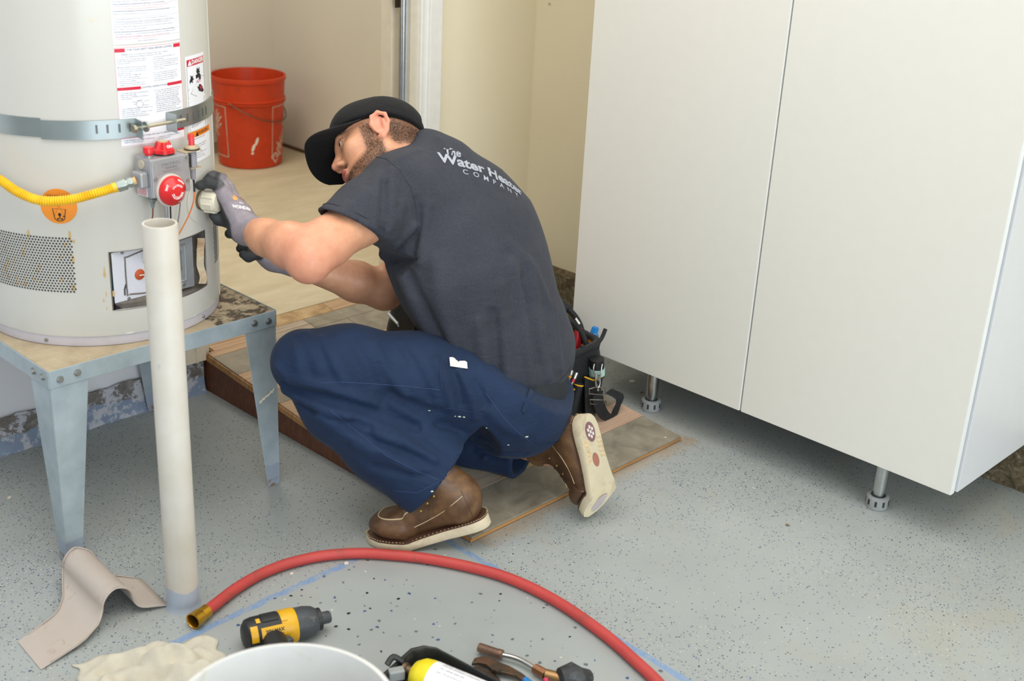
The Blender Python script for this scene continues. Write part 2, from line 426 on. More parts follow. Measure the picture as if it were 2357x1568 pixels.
# ---------------------------------------------------------------- white storage cabinet on tube legs
M_CAB = simple('white_melamine', (222, 219, 210), 0.38, var=0.008)
M_CABE = simple('white_edge_band', (240, 242, 243), 0.35, var=0.01)
M_CHROME = simple('zinc_tube', (190, 194, 194), 0.28, 1.0, var=0.08)
M_GRAYPL = simple('grey_plastic', (150, 152, 152), 0.5, var=0.06)
XD, ZC = 2.535, 0.1335
cab = thing('storage_cabinet', (2.74, 1.565, 0), 'tall white double door storage cabinet raised on metal tube legs', 'cabinet')
obj('side_panel', MB().box2((XD+0.024, 0.978, ZC+0.002), (2.94, 0.996, 2.35)), simple('white_side_panel', (219, 220, 224), 0.4, var=0.01), cab, 0, bevel=0.0008)
obj('side_panel', MB().box2((XD+0.024, 2.130, ZC+0.002), (2.94, 2.148, 2.35)), M_CAB, cab, 0, bevel=0.0008)
obj('bottom_panel', MB().box2((XD+0.024, 0.996, ZC+0.004), (2.93, 2.130, ZC+0.022)), M_CAB, cab, 0)
obj('back_panel', MB().box2((2.92, 0.996, ZC+0.022), (2.935, 2.130, 2.33)), M_CAB, cab, 0)
obj('top_panel', MB().box2((XD+0.024, 0.996, 2.332), (2.93, 2.130, 2.35)), M_CAB, cab, 0)
for y0, y1 in ((0.984, 1.560), (1.566, 2.148)):
    dr = obj('door', MB().box2((XD, y0, ZC), (XD+0.018, y1, 2.35)), M_CAB, cab, 0, bevel=0.0012)
    obj('edge_band', MB().box2((XD+0.002, y0-0.0012, ZC+0.001), (XD+0.0165, y0, 2.35)), M_CABE, dr, 0)
for lx, ly in ((2.590, 1.178), (2.596, 1.889), (2.86, 1.36), (2.88, 2.06)):
    lg = obj('leg', MB().cyl((lx, ly, 0.045), (lx, ly, ZC+0.006), 0.0165, n=24).cyl((lx, ly, 0.022), (lx, ly, 0.05), 0.0135, n=20), M_CHROME, cab, 40)
    ft = MB().lathe([(0.010, 0.0), (0.026, 0.001), (0.0275, 0.012), (0.0275, 0.030), (0.0235, 0.0325), (0.0185, 0.0325), (0.0185, 0.024), (0.012, 0.024)], (lx, ly, 0), n=28)
    fo = obj('foot', ft, M_GRAYPL, lg, 40)
    sl = MB()
    for k in range(9):
        a = 2*pi*k/9; sl.box((lx+cos(a)*0.0272, ly+sin(a)*0.0272, 0.018), (0.0016, 0.0055, 0.014), np.array([[cos(a), -sin(a), 0], [sin(a), cos(a), 0], [0, 0, 1]]))
    obj('slot', sl, simple('slot_dark', (42, 44, 46), 0.7), lg, 0)

# ---------------------------------------------------------------- wooden ramp with laminate planks
RY0, RY1, RX0, RX1 = 1.712, 2.862, 1.722, 2.505
def rz(y): return 0.014+(y-RY0)*(0.126-0.014)/(RY1-RY0)
def mat_plank(name, c1, c2, c3, grain=True):
    t = NT(name)
    v = t.mapping((3.0, 60, 20) if grain else (14, 14, 14))
    n = t.noise(1.6 if grain else 1.0, 6, 0.65, v, 0.4 if grain else 0.9)
    col = t.ramp(n, [(0.30, srgb(*c1)), (0.5, srgb(*c2)), (0.72, srgb(*c3))])
    k = t.ramp(t.noise(34, 5, 0.7), [(0.70, (0, 0, 0)), (0.80, (1, 1, 1))]); col = t.mix(t.math('MULTIPLY', k, 0.5), col, srgb(150, 142, 130))
    t.set(col, 0.55); t.bump(n, 0.12, 0.001); return t.m
PL = {'t': mat_plank('tan_plank', (158, 126, 96), (178, 146, 114), (190, 162, 130)),
      'g': mat_plank('grey_stone_plank', (116, 108, 94), (138, 130, 114), (156, 148, 132), False),
      'p': mat_plank('pink_oak_plank', (176, 142, 118), (192, 160, 136), (200, 172, 150)),
      's': mat_plank('weathered_plank', (128, 112, 96), (168, 152, 134), (184, 170, 152)),
      'b': mat_plank('brown_marbled_plank', (138, 108, 74), (176, 146, 104), (196, 170, 130), False)}
M_PLY = mat_plank('plywood_side', (84, 48, 30), (104, 62, 40), (120, 76, 50))
M_PLYE = mat_plank('plywood_edge', (146, 100, 54), (176, 128, 76), (196, 150, 96))
ramp = thing('ramp', (2.12, 2.29, 0), 'low wooden door ramp clad in tan and grey laminate planks', 'ramp')
for xs in (RX0+0.004, RX1-0.016):
    sp = MB().prism([(xs, RY0+0.02, 0.001), (xs, RY1-0.075, 0.001), (xs, RY1-0.075, rz(RY1-0.075)-0.022), (xs, RY0+0.02, rz(RY0+0.02)-0.012)], (0.012, 0, 0))
    obj('side_board', sp, M_PLY, ramp, 0)
def deck(x0, x1, y0, y1): obj('deck', MB().hexa([(x0, y0, rz(y0)-0.012), (x1, y0, rz(y0)-0.012), (x1, y1, rz(y1)-0.022), (x0, y1, rz(y1)-0.022), (x0, y0, rz(y0)-0.0045), (x1, y0, rz(y0)-0.0045), (x1, y1, rz(y1)-0.0045), (x0, y1, rz(y1)-0.0045)]), M_PLYE, ramp, 0)
deck(RX0, RX1, RY0, 2.768); deck(1.745, 2.440, 2.768, RY1)
rows = [(1.712, 1.842, [(0, 1, 'g')]), (1.842, 1.935, [(0, .30, 's'), (.30, .52, 'b'), (.52, 1, 'p')]), (1.935, 2.052, [(0, .55, 'g'), (.55, 1, 'g')]),
        (2.052, 2.150, [(0, .14, 's'), (.14, .5, 'p'), (.5, 1, 'p')]), (2.150, 2.262, [(0, .6, 't'), (.6, 1, 'g')]), (2.262, 2.322, [(0, 1, 'g')]),
        (2.322, 2.435, [(0, .45, 't'), (.45, 1, 't')]), (2.435, 2.500, [(0, .7, 'g'), (.7, 1, 'g')]), (2.500, 2.622, [(0, .5, 't'), (.5, 1, 'p')]),
        (2.622, 2.738, [(0, .6, 'g'), (.6, 1, 'g')]), (2.738, 2.768, [(0, .2, 't'), (.2, .45, 's'), (.45, 1, 'g')]), (2.768, 2.800, [(.03, .2, 't'), (.2, .45, 's'), (.45, .91, 'g')]), (2.800, 2.862, [(.03, .25, 't'), (.25, .60, 'b'), (.6, .91, 't')])]
rnd = random.Random(3)
for ya, yb, segs in rows:
    for a, b, k in segs:
        xa, xb = RX0+0.003+(RX1-RX0-0.006)*a+0.0006, RX0+0.003+(RX1-RX0-0.006)*b-0.0006
        dz = rnd.uniform(0, 0.0010); y0, y1 = ya+0.0006, yb-0.0006
        obj('plank', MB().hexa([(xa, y0, rz(y0)-0.0045), (xb, y0, rz(y0)-0.0045), (xb, y1, rz(y1)-0.0045), (xa, y1, rz(y1)-0.0045),
                               (xa, y0, rz(y0)+dz), (xb, y0, rz(y0)+dz), (xb, y1, rz(y1)+dz), (xa, y1, rz(y1)+dz)]), PL[k], ramp, 0, bevel=0.0006, bseg=1)

# ---------------------------------------------------------------- steel water heater stand
def mat_galv(name, c1, c2, paint=True):
    t = NT(name); x, y, z = t.sep()
    col = t.ramp(t.noise(16, 5, 0.6), [(0.3, srgb(*c1)), (0.7, srgb(*c2))])
    f = t.ramp(t.noise(40, 6, 0.75), [(0.66, (0, 0, 0)), (0.72, (1, 1, 1))]); col = t.mix(t.math('MULTIPLY', f, 0.35), col, srgb(190, 196, 194))
    if paint:
        lim = t.math('ADD', 0.055, t.math('MULTIPLY', t.math('SUBTRACT', t.noise(18, 3), 0.5), 0.05))
        col = t.mix(t.math('LESS_THAN', z, lim), col, srgb(160, 170, 186))
        r_ = t.math('MULTIPLY', t.math('LESS_THAN', z, 0.02), t.ramp(t.noise(30, 4), [(0.5, (0, 0, 0)), (0.62, (1, 1, 1))])); col = t.mix(r_, col, srgb(146, 112, 72))
    t.set(col, t.ramp(t.noise(30, 4), [(0.3, (0.36,)*3), (0.7, (0.52,)*3)]), 0.2); return t.m
M_GALV = mat_galv('galvanised_steel', (154, 167, 172), (178, 190, 196))
def mat_standtop():
    t = NT('dusty_stand_top'); x, y, z = t.sep()
    col = t.ramp(t.noise(20, 6, 0.7), [(0.3, srgb(168, 150, 122)), (0.7, srgb(196, 180, 152))])
    right = t.ramp(x, [(0.0, (0, 0, 0)), (1.0, (1, 1, 1))])
    r0 = t.math('GREATER_THAN', x, 0.12)
    d = t.ramp(t.noise(24, 7, 0.7, dist=0.5), [(0.46, (0, 0, 0)), (0.54, (1, 1, 1))])
    col = t.mix(t.math('MULTIPLY', d, r0), col, srgb(92, 80, 66))
    g = t.ramp(t.noise(60, 3), [(0.72, (0, 0, 0)), (0.75, (1, 1, 1))]); col = t.mix(g, col, srgb(222, 210, 190))
    t.set(col, 0.85); t.bump(t.noise(90, 5), 0.4, 0.002); return t.m
SX0, SX1, SY0, SY1, SZ = 1.0165, 1.5655, 2.215, 2.762, 0.45
stand = thing('heater_stand', ((SX0+SX1)/2, (SY0+SY1)/2, 0), 'galvanised steel stand with four tapered legs carrying the water heater', 'stand')
obj('top_plate', MB().box2((SX0+0.002, SY0+0.002, SZ-0.004), (SX1-0.002, SY1-0.002, SZ)), mat_standtop(), stand, 0)
for pa, pb in (((SX0, SY0-0.002), (SX1, SY0+0.001)), ((SX0, SY1-0.001), (SX1, SY1+0.002)), ((SX0-0.002, SY0, ), (SX0+0.001, SY1)), ((SX1-0.001, SY0), (SX1+0.002, SY1))):
    obj('apron', MB().box2((*pa, SZ-0.037), (*pb, SZ+0.001)), M_GALV, stand, 0, bevel=0.001)
M_BOLT = simple('zinc_bolt', (170, 172, 170), 0.35, 0.9, var=0.1, dirt=(150, 120, 80), dirt_amt=0.2, dscale=60)
bolts = []
for sx, sy in ((0, 0), (1, 0), (0, 1), (1, 1)):
    ex, ey = (SX0, 1) if sx == 0 else (SX1, -1), (SY0, 1) if sy == 0 else (SY1, -1)
    X, dx = ex; Y, dy = ey
    lean = 0.010
    def pt(u, v, z):   # u along x, v along y from the outer corner, with a slight splay
        k = (SZ-z)/SZ
        return (X+dx*u-dx*(-0.0)*k, Y+dy*v, z)
    wt, wb_ = 0.088, 0.034; th = 0.0025
    m = MB()
    # flange along x
    m.hexa([pt(0, 0.0005, 0.0), pt(wb_, 0.0005, 0.0), pt(wb_, th, 0.0), pt(0, th, 0.0), pt(0, 0.0005, SZ-0.003), pt(wt, 0.0005, SZ-0.003), pt(wt, th, SZ-0.003), pt(0, th, SZ-0.003)])
    m.hexa([pt(0.0005, 0, 0.0), pt(th, 0, 0.0), pt(th, wb_, 0.0), pt(0.0005, wb_, 0.0), pt(0.0005, 0, SZ-0.003), pt(th, 0, SZ-0.003), pt(th, wt, SZ-0.003), pt(0.0005, wt, SZ-0.003)])
    obj('leg', m, M_GALV, stand, 0, bevel=0.0008, bseg=1)
    for u in (0.022, 0.060):
        bolts.append(((X+dx*u, Y-dy*0.002, SZ-0.017-(0.004 if u < .05 else 0)), (0, -dy, 0)))
        bolts.append(((X-dx*0.002, Y+dy*u, SZ-0.017), (-dx, 0, 0)))
for p, nrm in bolts:
    p = np.array(p); nrm = np.array(nrm, float)
    obj('bolt', MB().cyl(p, p+nrm*0.0052, 0.0064, n=6).cyl(p, p+nrm*0.0012, 0.0078, n=16).cyl(p+nrm*0.0052, p+nrm*0.0058, 0.0048, n=12), M_BOLT, stand, 30)
sm = MB(); rs = random.Random(8)
for k in range(9):
    p = V(1.514+k*0.0045, SY0-0.0028, 0.235+k*0.0022); sm.box(p, (0.0030, 0.0006, 0.010+rs.uniform(-.003, .004)), np.array([[.86, 0, .5], [0, 1, 0], [-.5, 0, .86]]))
obj('paint_smear', sm, simple('cream_paint', (232, 222, 200), 0.5), stand, 0)

# ---------------------------------------------------------------- pipe bollard
BX, BY, BR = 1.119, 1.930, 0.0318
BT = 0.812
def mat_bollard():
    t = NT('painted_pipe'); x, y, z = t.sep()
    col = t.ramp(t.noise(9, 4), [(0.3, srgb(198, 190, 176)), (0.7, srgb(210, 205, 197))])
    st = t.ramp(t.noise(24, 6, 0.7, t.mapping((1, 1, 0.45))), [(0.66, (0, 0, 0)), (0.74, (1, 1, 1))]); col = t.mix(t.math('MULTIPLY', st, 0.7), col, srgb(150, 154, 160))
    lim = t.math('ADD', 0.052, t.math('MULTIPLY', t.math('SUBTRACT', t.noise(16, 4), 0.5), 0.07)); col = t.mix(t.math('LESS_THAN', z, lim), col, srgb(172, 182, 198))
    t.set(col, 0.5); t.bump(t.noise(120, 3), 0.12, 0.001); return t.m
bol = obj('pipe_bollard', MB().lathe([(BR+0.004, 0), (BR+0.001, 0.006), (BR, 0.012), (BR, BT-0.002), (BR-0.001, BT), (BR-0.0045, BT), (BR-0.005, BT-0.002), (BR-0.005, BT-0.10), (0.0, BT-0.10)], (BX, BY, 0), n=48), mat_bollard(), smooth=40)
tag(solo(bol, (BX, BY, 0)), 'cream painted open topped steel pipe standing in front of the heater stand', 'pipe')

# ---------------------------------------------------------------- orange bucket in the next room
def make_bucket(name, base, h, rb, rt, mat_, ribs, thick=0.003):
    prof = [(0.0, 0.004), (rb-0.012, 0.004), (rb-0.006, 0.0), (rb, 0.004)]
    prof += [(rb+(rt-rb)*0.72, h*0.72)]
    for z0 in ribs: prof += [(rb+(rt-rb)*z0, h*z0-0.004), (rb+(rt-rb)*z0+0.006, h*z0), (rb+(rt-rb)*z0+0.006, h*z0+0.006), (rb+(rt-rb)*z0, h*z0+0.009)]
    prof += [(rt-0.001, h-0.018), (rt+0.004, h-0.016), (rt+0.004, h-0.001), (rt+0.002, h), (rt-thick, h), (rt-thick-0.001, h-0.004), (rb-thick, 0.010), (0.0, 0.010)]
    return obj('shell', MB().lathe(prof, base, n=64), mat_, name, 40)
OB = V(2.985, 4.375, SF)
bk = thing('bucket', OB, 'open orange plastic bucket on the floor of the next room', 'bucket')
M_ORG = simple('orange_plastic', (200, 58, 16), 0.42, var=0.08, dirt=(150, 62, 36), dirt_amt=0.12)
make_bucket(bk, OB, 0.372, 0.131, 0.151, M_ORG, (0.715, 0.74))
M_WIRE = simple('steel_wire', (120, 108, 92), 0.4, 0.9)
toC = unit(V(-OB[0], -OB[1], 0)); side = unit(np.cross(toC, V(0, 0, 1)))
hb = []
for k in range(25):
    a = pi*k/24; q = side*(-cos(a))*0.158+toC*sin(a)*0.15; hb.append(OB+V(0, 0, 0.278)+q*1.0+V(0, 0, -0.085*sin(a)))
RT = (np.array([[cos(1.05), -sin(1.05), 0], [sin(1.05), cos(1.05), 0], [0, 0, 1]]))
hb = [OB+RT @ (p-OB) for p in hb]
obj('wire_handle', MB().tube(hb, 0.0024, 8), M_WIRE, bk, 60)
for p in (hb[0], hb[-1]): obj('handle_ear', MB().cyl(p-unit(p-(OB+V(0, 0, p[2]-OB[2])))*0.02, p, 0.010, n=14), M_ORG, bk, 30)
# white print on the bucket side, worn lettering in a frame
def bucket_print(mb, verts, faces, ang0, z0, rot=0.0):
    P = []
    for x, y, _ in verts:
        if rot: x, y = x*cos(rot)-y*sin(rot), x*sin(rot)+y*cos(rot)
        zz = z0+y; rr = 0.131+(0.151-0.131)*zz/0.372+0.0008; a = ang0+x/0.14
        P.append(OB+V(cos(a)*rr, sin(a)*rr, zz))
    mb.add(P, faces)
bp = MB(); ba = math.atan2(-OB[1], -OB[0])
for da in (1.42, -1.42):
    for ln, zz in (('THE', 0.20), ('HOME', 0.15), ('DEPOT', 0.10)):
        bucket_print(bp, *text_mesh(ln, 0.058, bold=0.001), ba+da+(zz-.15)*3.5, 0.0+zz-0.01, 0.75)
    for x0, x1, y0, y1 in ((-.1, .1, .255, .259), (-.1, .1, .045, .049), (-.1, -.096, .045, .259), (.096, .1, .045, .259)):
        n_ = 12; vv = [(x0+(x1-x0)*i/n_, yy, 0) for yy in (y0, y1) for i in range(n_+1)]
        bucket_print(bp, vv, [(i, i+1, n_+2+i, n_+1+i) for i in range(n_)], ba+da, 0.0)
tag(obj('printed_lettering', bp, simple('faded_white_print', (214, 190, 176), 0.6, dirt=(200, 70, 30), dirt_amt=0.5, dscale=30), bk, 0), kind='stuff')
sc = MB()
for q, (du, zz, w_, h_) in enumerate(((-.035, .120, .012, .036), (-.050, .093, .013, .034), (-.054, .070, .012, .010))):
    vv = [(du+w_/2*cos(a)+.15*h_*sin(a), zz+h_/2*sin(a), 0) for a in [2*pi*i/14 for i in range(14)]]
    bucket_print(sc, vv, [tuple(range(14))], ba-0.10+0.55, 0.0)
tag(obj('paint_splash', sc, simple('white_splash', (236, 226, 214), 0.5), bk, 0), kind='stuff')
# ---------------------------------------------------------------- gas water heater
HC, HR = V(1.291, 2.488, 0), 0.257
M_JACKET = simple('cream_enamel', (206, 203, 195), 0.24, var=0.012, vscale=6, dirt=(212, 188, 146), dirt_amt=-0.10, dscale=26)
heater = thing('water_heater', (HC[0], HC[1], SZ+0.001), 'cream gas water heater with warning labels and a steel strap on a stand', 'water heater')
def cp(ang, z, r=HR):
    a = radians(ang); return V(HC[0]+cos(a)*r, HC[1]+sin(a)*r, z)
OA0, OA1, OZ0, OZ1 = -114.0, -60.0, 0.530, 0.657
def jacket():
    mb = MB()
    angs = sorted(set([OA0, OA1]+[OA0+(OA1-OA0)*i/18 for i in range(19)]+[OA1+(360-(OA1-OA0))*i/84 for i in range(85)]))[:-1]
    zs = [0.474, 0.478, OZ0, OZ1, 1.0, 1.75]
    n = len(angs)
    P = [cp(a, z, HR+(0.0008 if z > .475 else 0)) for z in zs for a in angs]
    F = []
    for j in range(len(zs)-1):
        for i in range(n):
            a = angs[i]
            if zs[j] == OZ0 and OA0-1e-6 <= a < OA1-1e-6: continue
            F.append((j*n+i, j*n+(i+1) % n, (j+1)*n+(i+1) % n, (j+1)*n+i))
    mb.add(P, F)
    mb.lathe([(HR, 0.474), (HR-0.006, 0.474)], HC, n=90)
    mb.lathe([(HR, 1.75), (HR-0.02, 1.765), (0.0, 1.77)], HC, n=90)
    return mb
jk = obj('jacket', jacket(), M_JACKET, heater, 50)
M_SKIRT = simple('lilac_grey_skirt', (202, 196, 202), 0.42, var=0.03)
sk = obj('base_skirt', MB().lathe([(0.0, SZ+0.001), (HR-0.004, SZ+0.001), (HR-0.003, SZ+0.003), (HR-0.003, 0.473), (HR-0.006, 0.4745)], HC, n=96), M_SKIRT, heater, 40)
for a in (-146, -64, -20, -190):
    p = cp(a, 0.461, HR-0.003); q = cp(a, 0.461, HR+0.0005); obj('screw', MB().cyl(p, q, 0.0042, 0.003, n=14), M_BOLT, sk, 40)
# seam of the jacket
obj('jacket_seam', MB().grid(lambda u, v: cp(-41.5+u*1.6, 0.478+v*1.27, HR+0.0008+0.0016*sin(pi*u)), 5, 2), M_JACKET, heater, 60)

# recessed burner compartment
M_INNER = simple('burnt_inner_wall', (150, 140, 128), 0.6, 0.3, var=0.2, dirt=(120, 84, 50), dirt_amt=0.4, dscale=14)
def mat_frame():
    t = NT('heat_tinted_steel'); x, y, z = t.sep()
    col = t.ramp(t.noise(30, 5), [(0.3, srgb(140, 132, 124)), (0.7, srgb(176, 168, 160))])
    l = t.math('MULTIPLY', t.math('LESS_THAN', x, -0.085), t.math('LESS_THAN', z, 0.175))
    col = t.mix(l, col, t.ramp(z, [(0.085, srgb(46, 30, 60)), (0.105, srgb(30, 92, 140)), (0.13, srgb(84, 150, 170)), (0.16, srgb(170, 140, 110))]))
    t.set(col, 0.35, 0.7); return t.m
RIN = 0.226
def pocket():
    mb = MB(); na = 18
    A = [OA0+(OA1-OA0)*i/na for i in range(na+1)]
    for z in (OZ0, OZ1):
        mb.add([cp(a, z, HR) for a in A]+[cp(a, z, RIN) for a in A], [(i, i+1, na+2+i, na+1+i) for i in range(na)])
    for a in (OA0, OA1):
        mb.add([cp(a, OZ0, HR), cp(a, OZ1, HR), cp(a, OZ1, RIN), cp(a, OZ0, RIN)], [(0, 1, 2, 3)])
    mb.add([cp(a, OZ0, RIN) for a in A]+[cp(a, OZ1, RIN) for a in A], [(i, i+1, na+2+i, na+1+i) for i in range(na)])
    return mb
pk = obj('burner_recess', pocket(), mat_frame(), heater, 0)
rimp = []
for (z, aa) in ((OZ0, [OA0+(OA1-OA0)*i/18 for i in range(19)]), (OZ1, [OA1-(OA1-OA0)*i/18 for i in range(19)])):
    rimp += [cp(a, z, HR+0.0005) for a in aa]
obj('recess_rim', MB().tube(rimp, 0.0016, 6, closed=True), simple('dull_steel_edge', (150, 146, 140), 0.4, 0.8), heater, 60)
# valve frame coordinates: u to the right, z up, d out from the tank axis
def frame(ang):
    a = radians(ang); n_ = V(cos(a), sin(a), 0); t_ = V(-sin(a), cos(a), 0)
    return (lambda u, z, d: HC+n_*d+t_*u+V(0, 0, z)), np.array([t_, -n_*1.0, V(0, 0, 1)]).T, n_, t_
def fbox(mb, fr, u0, u1, z0, z1, d0, d1):
    P = fr[0]; mb.hexa([P(u0, z0, d1), P(u1, z0, d1), P(u1, z0, d0), P(u0, z0, d0), P(u0, z1, d1), P(u1, z1, d1), P(u1, z1, d0), P(u0, z1, d0)]); return mb
BF = frame(-87)
M_BRIGHT = simple('polished_plate', (226, 226, 236), 0.25, 0.1, var=0.03)
M_STEEL = simple('brushed_steel', (176, 178, 182), 0.3, 0.6, var=0.06)
M_DARKST = simple('dark_steel', (96, 98, 100), 0.4, 0.8, var=0.12)
M_BLACK = simple('black_hole', (16, 16, 18), 0.6)
dl = obj('inner_door', fbox(MB(), BF, -0.112, -0.010, 0.544, 0.654, 0.2285, 0.2305), M_BRIGHT, heater, 0, bevel=0.001)
loop = [(-0.082, .562), (-0.082, .632), (-0.076, .638), (-0.010, .638), (-0.010, .556), (-0.076, .556)]
obj('pressed_rib', MB().tube(cr([BF[0](u, z, 0.2308) for u, z in loop], 4, True), 0.0017, 8, closed=True), simple('rib_shadow_steel', (150, 142, 138), 0.25, 0.9), dl, 60)
gp = BF[0](-0.050, .594, 0.2305)
obj('orange_grommet', MB().lathe([(0.0, 0.004), (0.009, 0.004), (0.0115, 0.002), (0.0115, 0.0)], gp, BF[2], 24), simple('orange_silicone', (196, 84, 40), 0.5), dl, 40)
obj('wire', MB().tube(cr([BF[0](-0.054, .594, .236), BF[0](-0.045, .5945, .240), BF[0](-0.02, .592, .242)], 6), 0.0013, 8), simple('white_lead', (226, 220, 210), 0.5), dl, 60)
obj('latch_slot', MB().tube([BF[0](-0.088, .557, .231), BF[0](-0.088, .570, .2312), BF[0](-0.084, .580, .231)], 0.0018, 6), M_DARKST, dl, 60)
for u, z in ((-0.079, .547), (-0.087, .650)):
    p = BF[0](u, z, .2305); obj('screw', MB().cyl(p, p+BF[2]*0.003, 0.004, 0.003, n=12), M_BOLT, dl, 40)
dr2 = obj('sight_door', fbox(MB(), BF, -0.008, 0.086, 0.535, 0.652, 0.2265, 0.2285), M_STEEL, heater, 0, bevel=0.001)
loop = [(-0.004, .556), (-0.004, .634), (0.058, .634), (0.064, .628), (0.064, .560), (0.058, .554)]
obj('pressed_rib', MB().tube(cr([BF[0](u, z, 0.2290) for u, z in loop], 4, True), 0.0022, 8, closed=True), M_STEEL, dr2, 60)
obj('sight_glass_frame', fbox(fbox(fbox(fbox(MB(), BF, 0.022, 0.054, .578, .586, .2285, .232), BF, 0.022, 0.054, .618, .626, .2285, .232), BF, 0.022, 0.029, .586, .618, .2285, .232), BF, 0.047, 0.054, .586, .618, .2285, .232), simple('blue_grey_frame', (120, 132, 142), 0.4, 0.5), dr2, 0, bevel=0.001)
obj('sight_glass', fbox(MB(), BF, 0.029, 0.047, .586, .618, .2285, .2292), M_BLACK, dr2, 0)
p = BF[0](0.058, .545, .2285); obj('screw', MB().cyl(p, p+BF[2]*0.003, 0.0035, n=12), M_BOLT, dr2, 40)
coil = []
for k in range(90):
    a = k*0.9; zc = .545+k*0.00085
    coil.append(BF[0](0.012+0.006*cos(a), zc, .238+0.006*sin(a)))
obj('flexible_conduit', MB().lathe([(0.007+0.0012*(k % 2), k*0.0012) for k in range(64)], BF[0](0.010, .548, .240), (0, 0, 1), 16), simple('conduit_tin', (196, 188, 176), 0.35, 0.7), heater, 20)
obj('insulation_flap', MB().grid(lambda u, v: BF[0](0.092+0.012*u+0.003*sin(v*9), .540+.105*v, .234+0.010*u+0.002*sin(v*14)), 4, 16), simple('rusty_insulation', (206, 190, 160), 0.8, dirt=(150, 96, 40), dirt_amt=0.7, dscale=20, var=0.1), heater, 60)

# perforated vents
M_HOLE = simple('vent_hole', (74, 72, 70), 0.8, var=0.5, vscale=60)
def vent(name, a0, a1, z0, z1, pitch, r):
    mb = MB(); row = 0; z = z0
    while z <= z1:
        s = radians(a0)*HR + (pitch/2 if row % 2 else 0)
        while s < radians(a1)*HR:
            n_ = 8
            mb.add([cp(math.degrees((s+r*cos(2*pi*k/n_))/HR), z+r*sin(2*pi*k/n_), HR+0.0011) for k in range(n_)], [tuple(range(n_))])
            s += pitch
        z += pitch*0.866; row += 1
    return tag(obj(name, mb, M_HOLE, heater, 0), kind='stuff')
vent('vent_perforation', -176, -129, .574, .690, 0.0066, 0.0023)
vent('vent_perforation', -48.5, -22, .566, .664, 0.0066, 0.0023)
rst = MB(); rr = random.Random(4)
for k in range(34):
    a = rr.uniform(-165, -126) if k < 26 else rr.uniform(-118, -112); z = rr.uniform(.57, .70) if k < 26 else rr.uniform(.53, .62); w_ = rr.uniform(.0012, .0035); h_ = rr.uniform(.002, .012)
    rst.add([cp(a+math.degrees(w_*cos(t_)/HR), z+h_*sin(t_), HR+0.00095) for t_ in [2*pi*i/8 for i in range(8)]], [tuple(range(8))])
tag(obj('rust_spot', rst, simple('rust_stain', (206, 172, 120), 0.6, var=0.15), heater, 0), kind='stuff')

# printed labels ------------------------------------------------------------
M_LABEL = simple('label_paper', (238, 238, 242), 0.25, var=0.01)
M_LRED = simple('label_red', (206, 32, 58), 0.35, var=0.02)
M_LINK = simple('label_ink', (72, 76, 104), 0.5, var=0.02)
M_LBLK = simple('label_black', (24, 24, 28), 0.5, var=0.02)
M_LPINK = simple('label_pink_ink', (224, 76, 96), 0.5, var=0.02)
M_LORG = simple('label_orange', (236, 130, 30), 0.4, var=0.02)
M_LWHITE = simple('label_white_ink', (240, 240, 240), 0.4, var=0.01)
def patch(mb, a0, a1, z0, z1, lift):
    n_ = max(3, int((a1-a0)/2)); mb.grid(lambda u, v: cp(a0+(a1-a0)*u, z0+(z1-z0)*v, HR+0.0009+lift), n_+1, 2); return mb
def ctext(mb, body, size, ang, z, align='CENTER', lift=0.0006, **kw):
    vv, ff = text_mesh(body, size, align, **kw)
    mb.add([cp(ang+math.degrees(x/HR), z+y, HR+0.0009+lift) for x, y, _ in vv], ff); return mb
LA0, LA1 = -105.3, -72.0; LM = (LA0+LA1)/2
safety = obj('safety_label', patch(MB(), LA0, LA1, .872, 1.0705, 0.0002), M_LABEL, heater, 60)
upper = obj('notice_label', patch(MB(), LA0, LA1, 1.0735, 1.26, 0.0002), M_LABEL, heater, 60)
rb = MB()
for a0, a1, z0, z1 in ((-105, -100.6, 1.0585, 1.0655), (-76.4, -72.4, 1.0585, 1.0655), (-105, -94.5, .9845, .9905), (-81, -72.4, .9845, .9905), (-105, -96, .8895, .8945), (-79, -72.4, .8895, .8945)):
    patch(rb, a0, a1, z0, z1, 0.0005)
for z in (1.0667, .8735): patch(rb, -105.1, -72.2, z, z+0.0006, 0.0005)
for a in (-105.15, -72.25): patch(rb, a, a+0.12, .8735, 1.067, 0.0005)
tag(obj('red_bar', rb, M_LRED, safety, 60), kind='stuff')
tx = MB()
ctext(tx, 'FOR YOUR SAFETY READ BEFORE LIGHTING', 0.0051, -88.4, 1.0622)
ctext(tx, 'LIGHTING INSTRUCTIONS', 0.0050, -87.7, .9875)
ctext(tx, 'TO TURN OFF GAS TO APPLIANCE', 0.0046, -87.5, .892)
def para(mb, lines, ang, z, size=0.0031, step=0.00385):
    for i, ln in enumerate(lines): ctext(mb, ln, size, ang, z-i*step, 'LEFT', res=1)
para(tx, ['WARNING: If you do not follow these instructions exactly, a fire or explosion', 'may result causing property damage, personal injury or loss of life.'], -102.5, 1.0535, 0.0032, 0.004)
para(tx, ['This appliance has a pilot which must be lighted', 'by hand.  When lighting the pilot, follow these', 'instructions exactly.', '', 'BEFORE LIGHTING smell all around the appli-', 'ance area for gas. Be sure to smell next to the', 'floor because some gas is heavier than air and', 'will settle on the floor.', 'WHAT TO DO IF YOU SMELL GAS', '*  Do not try to light any appliance.', '*  Do not touch any electric switch; do not use', '   any phone in your building.', '*  Immediately call your gas supplier from a', "   neighbor's phone. Follow the gas supplier's"], -104.4, 1.0445)
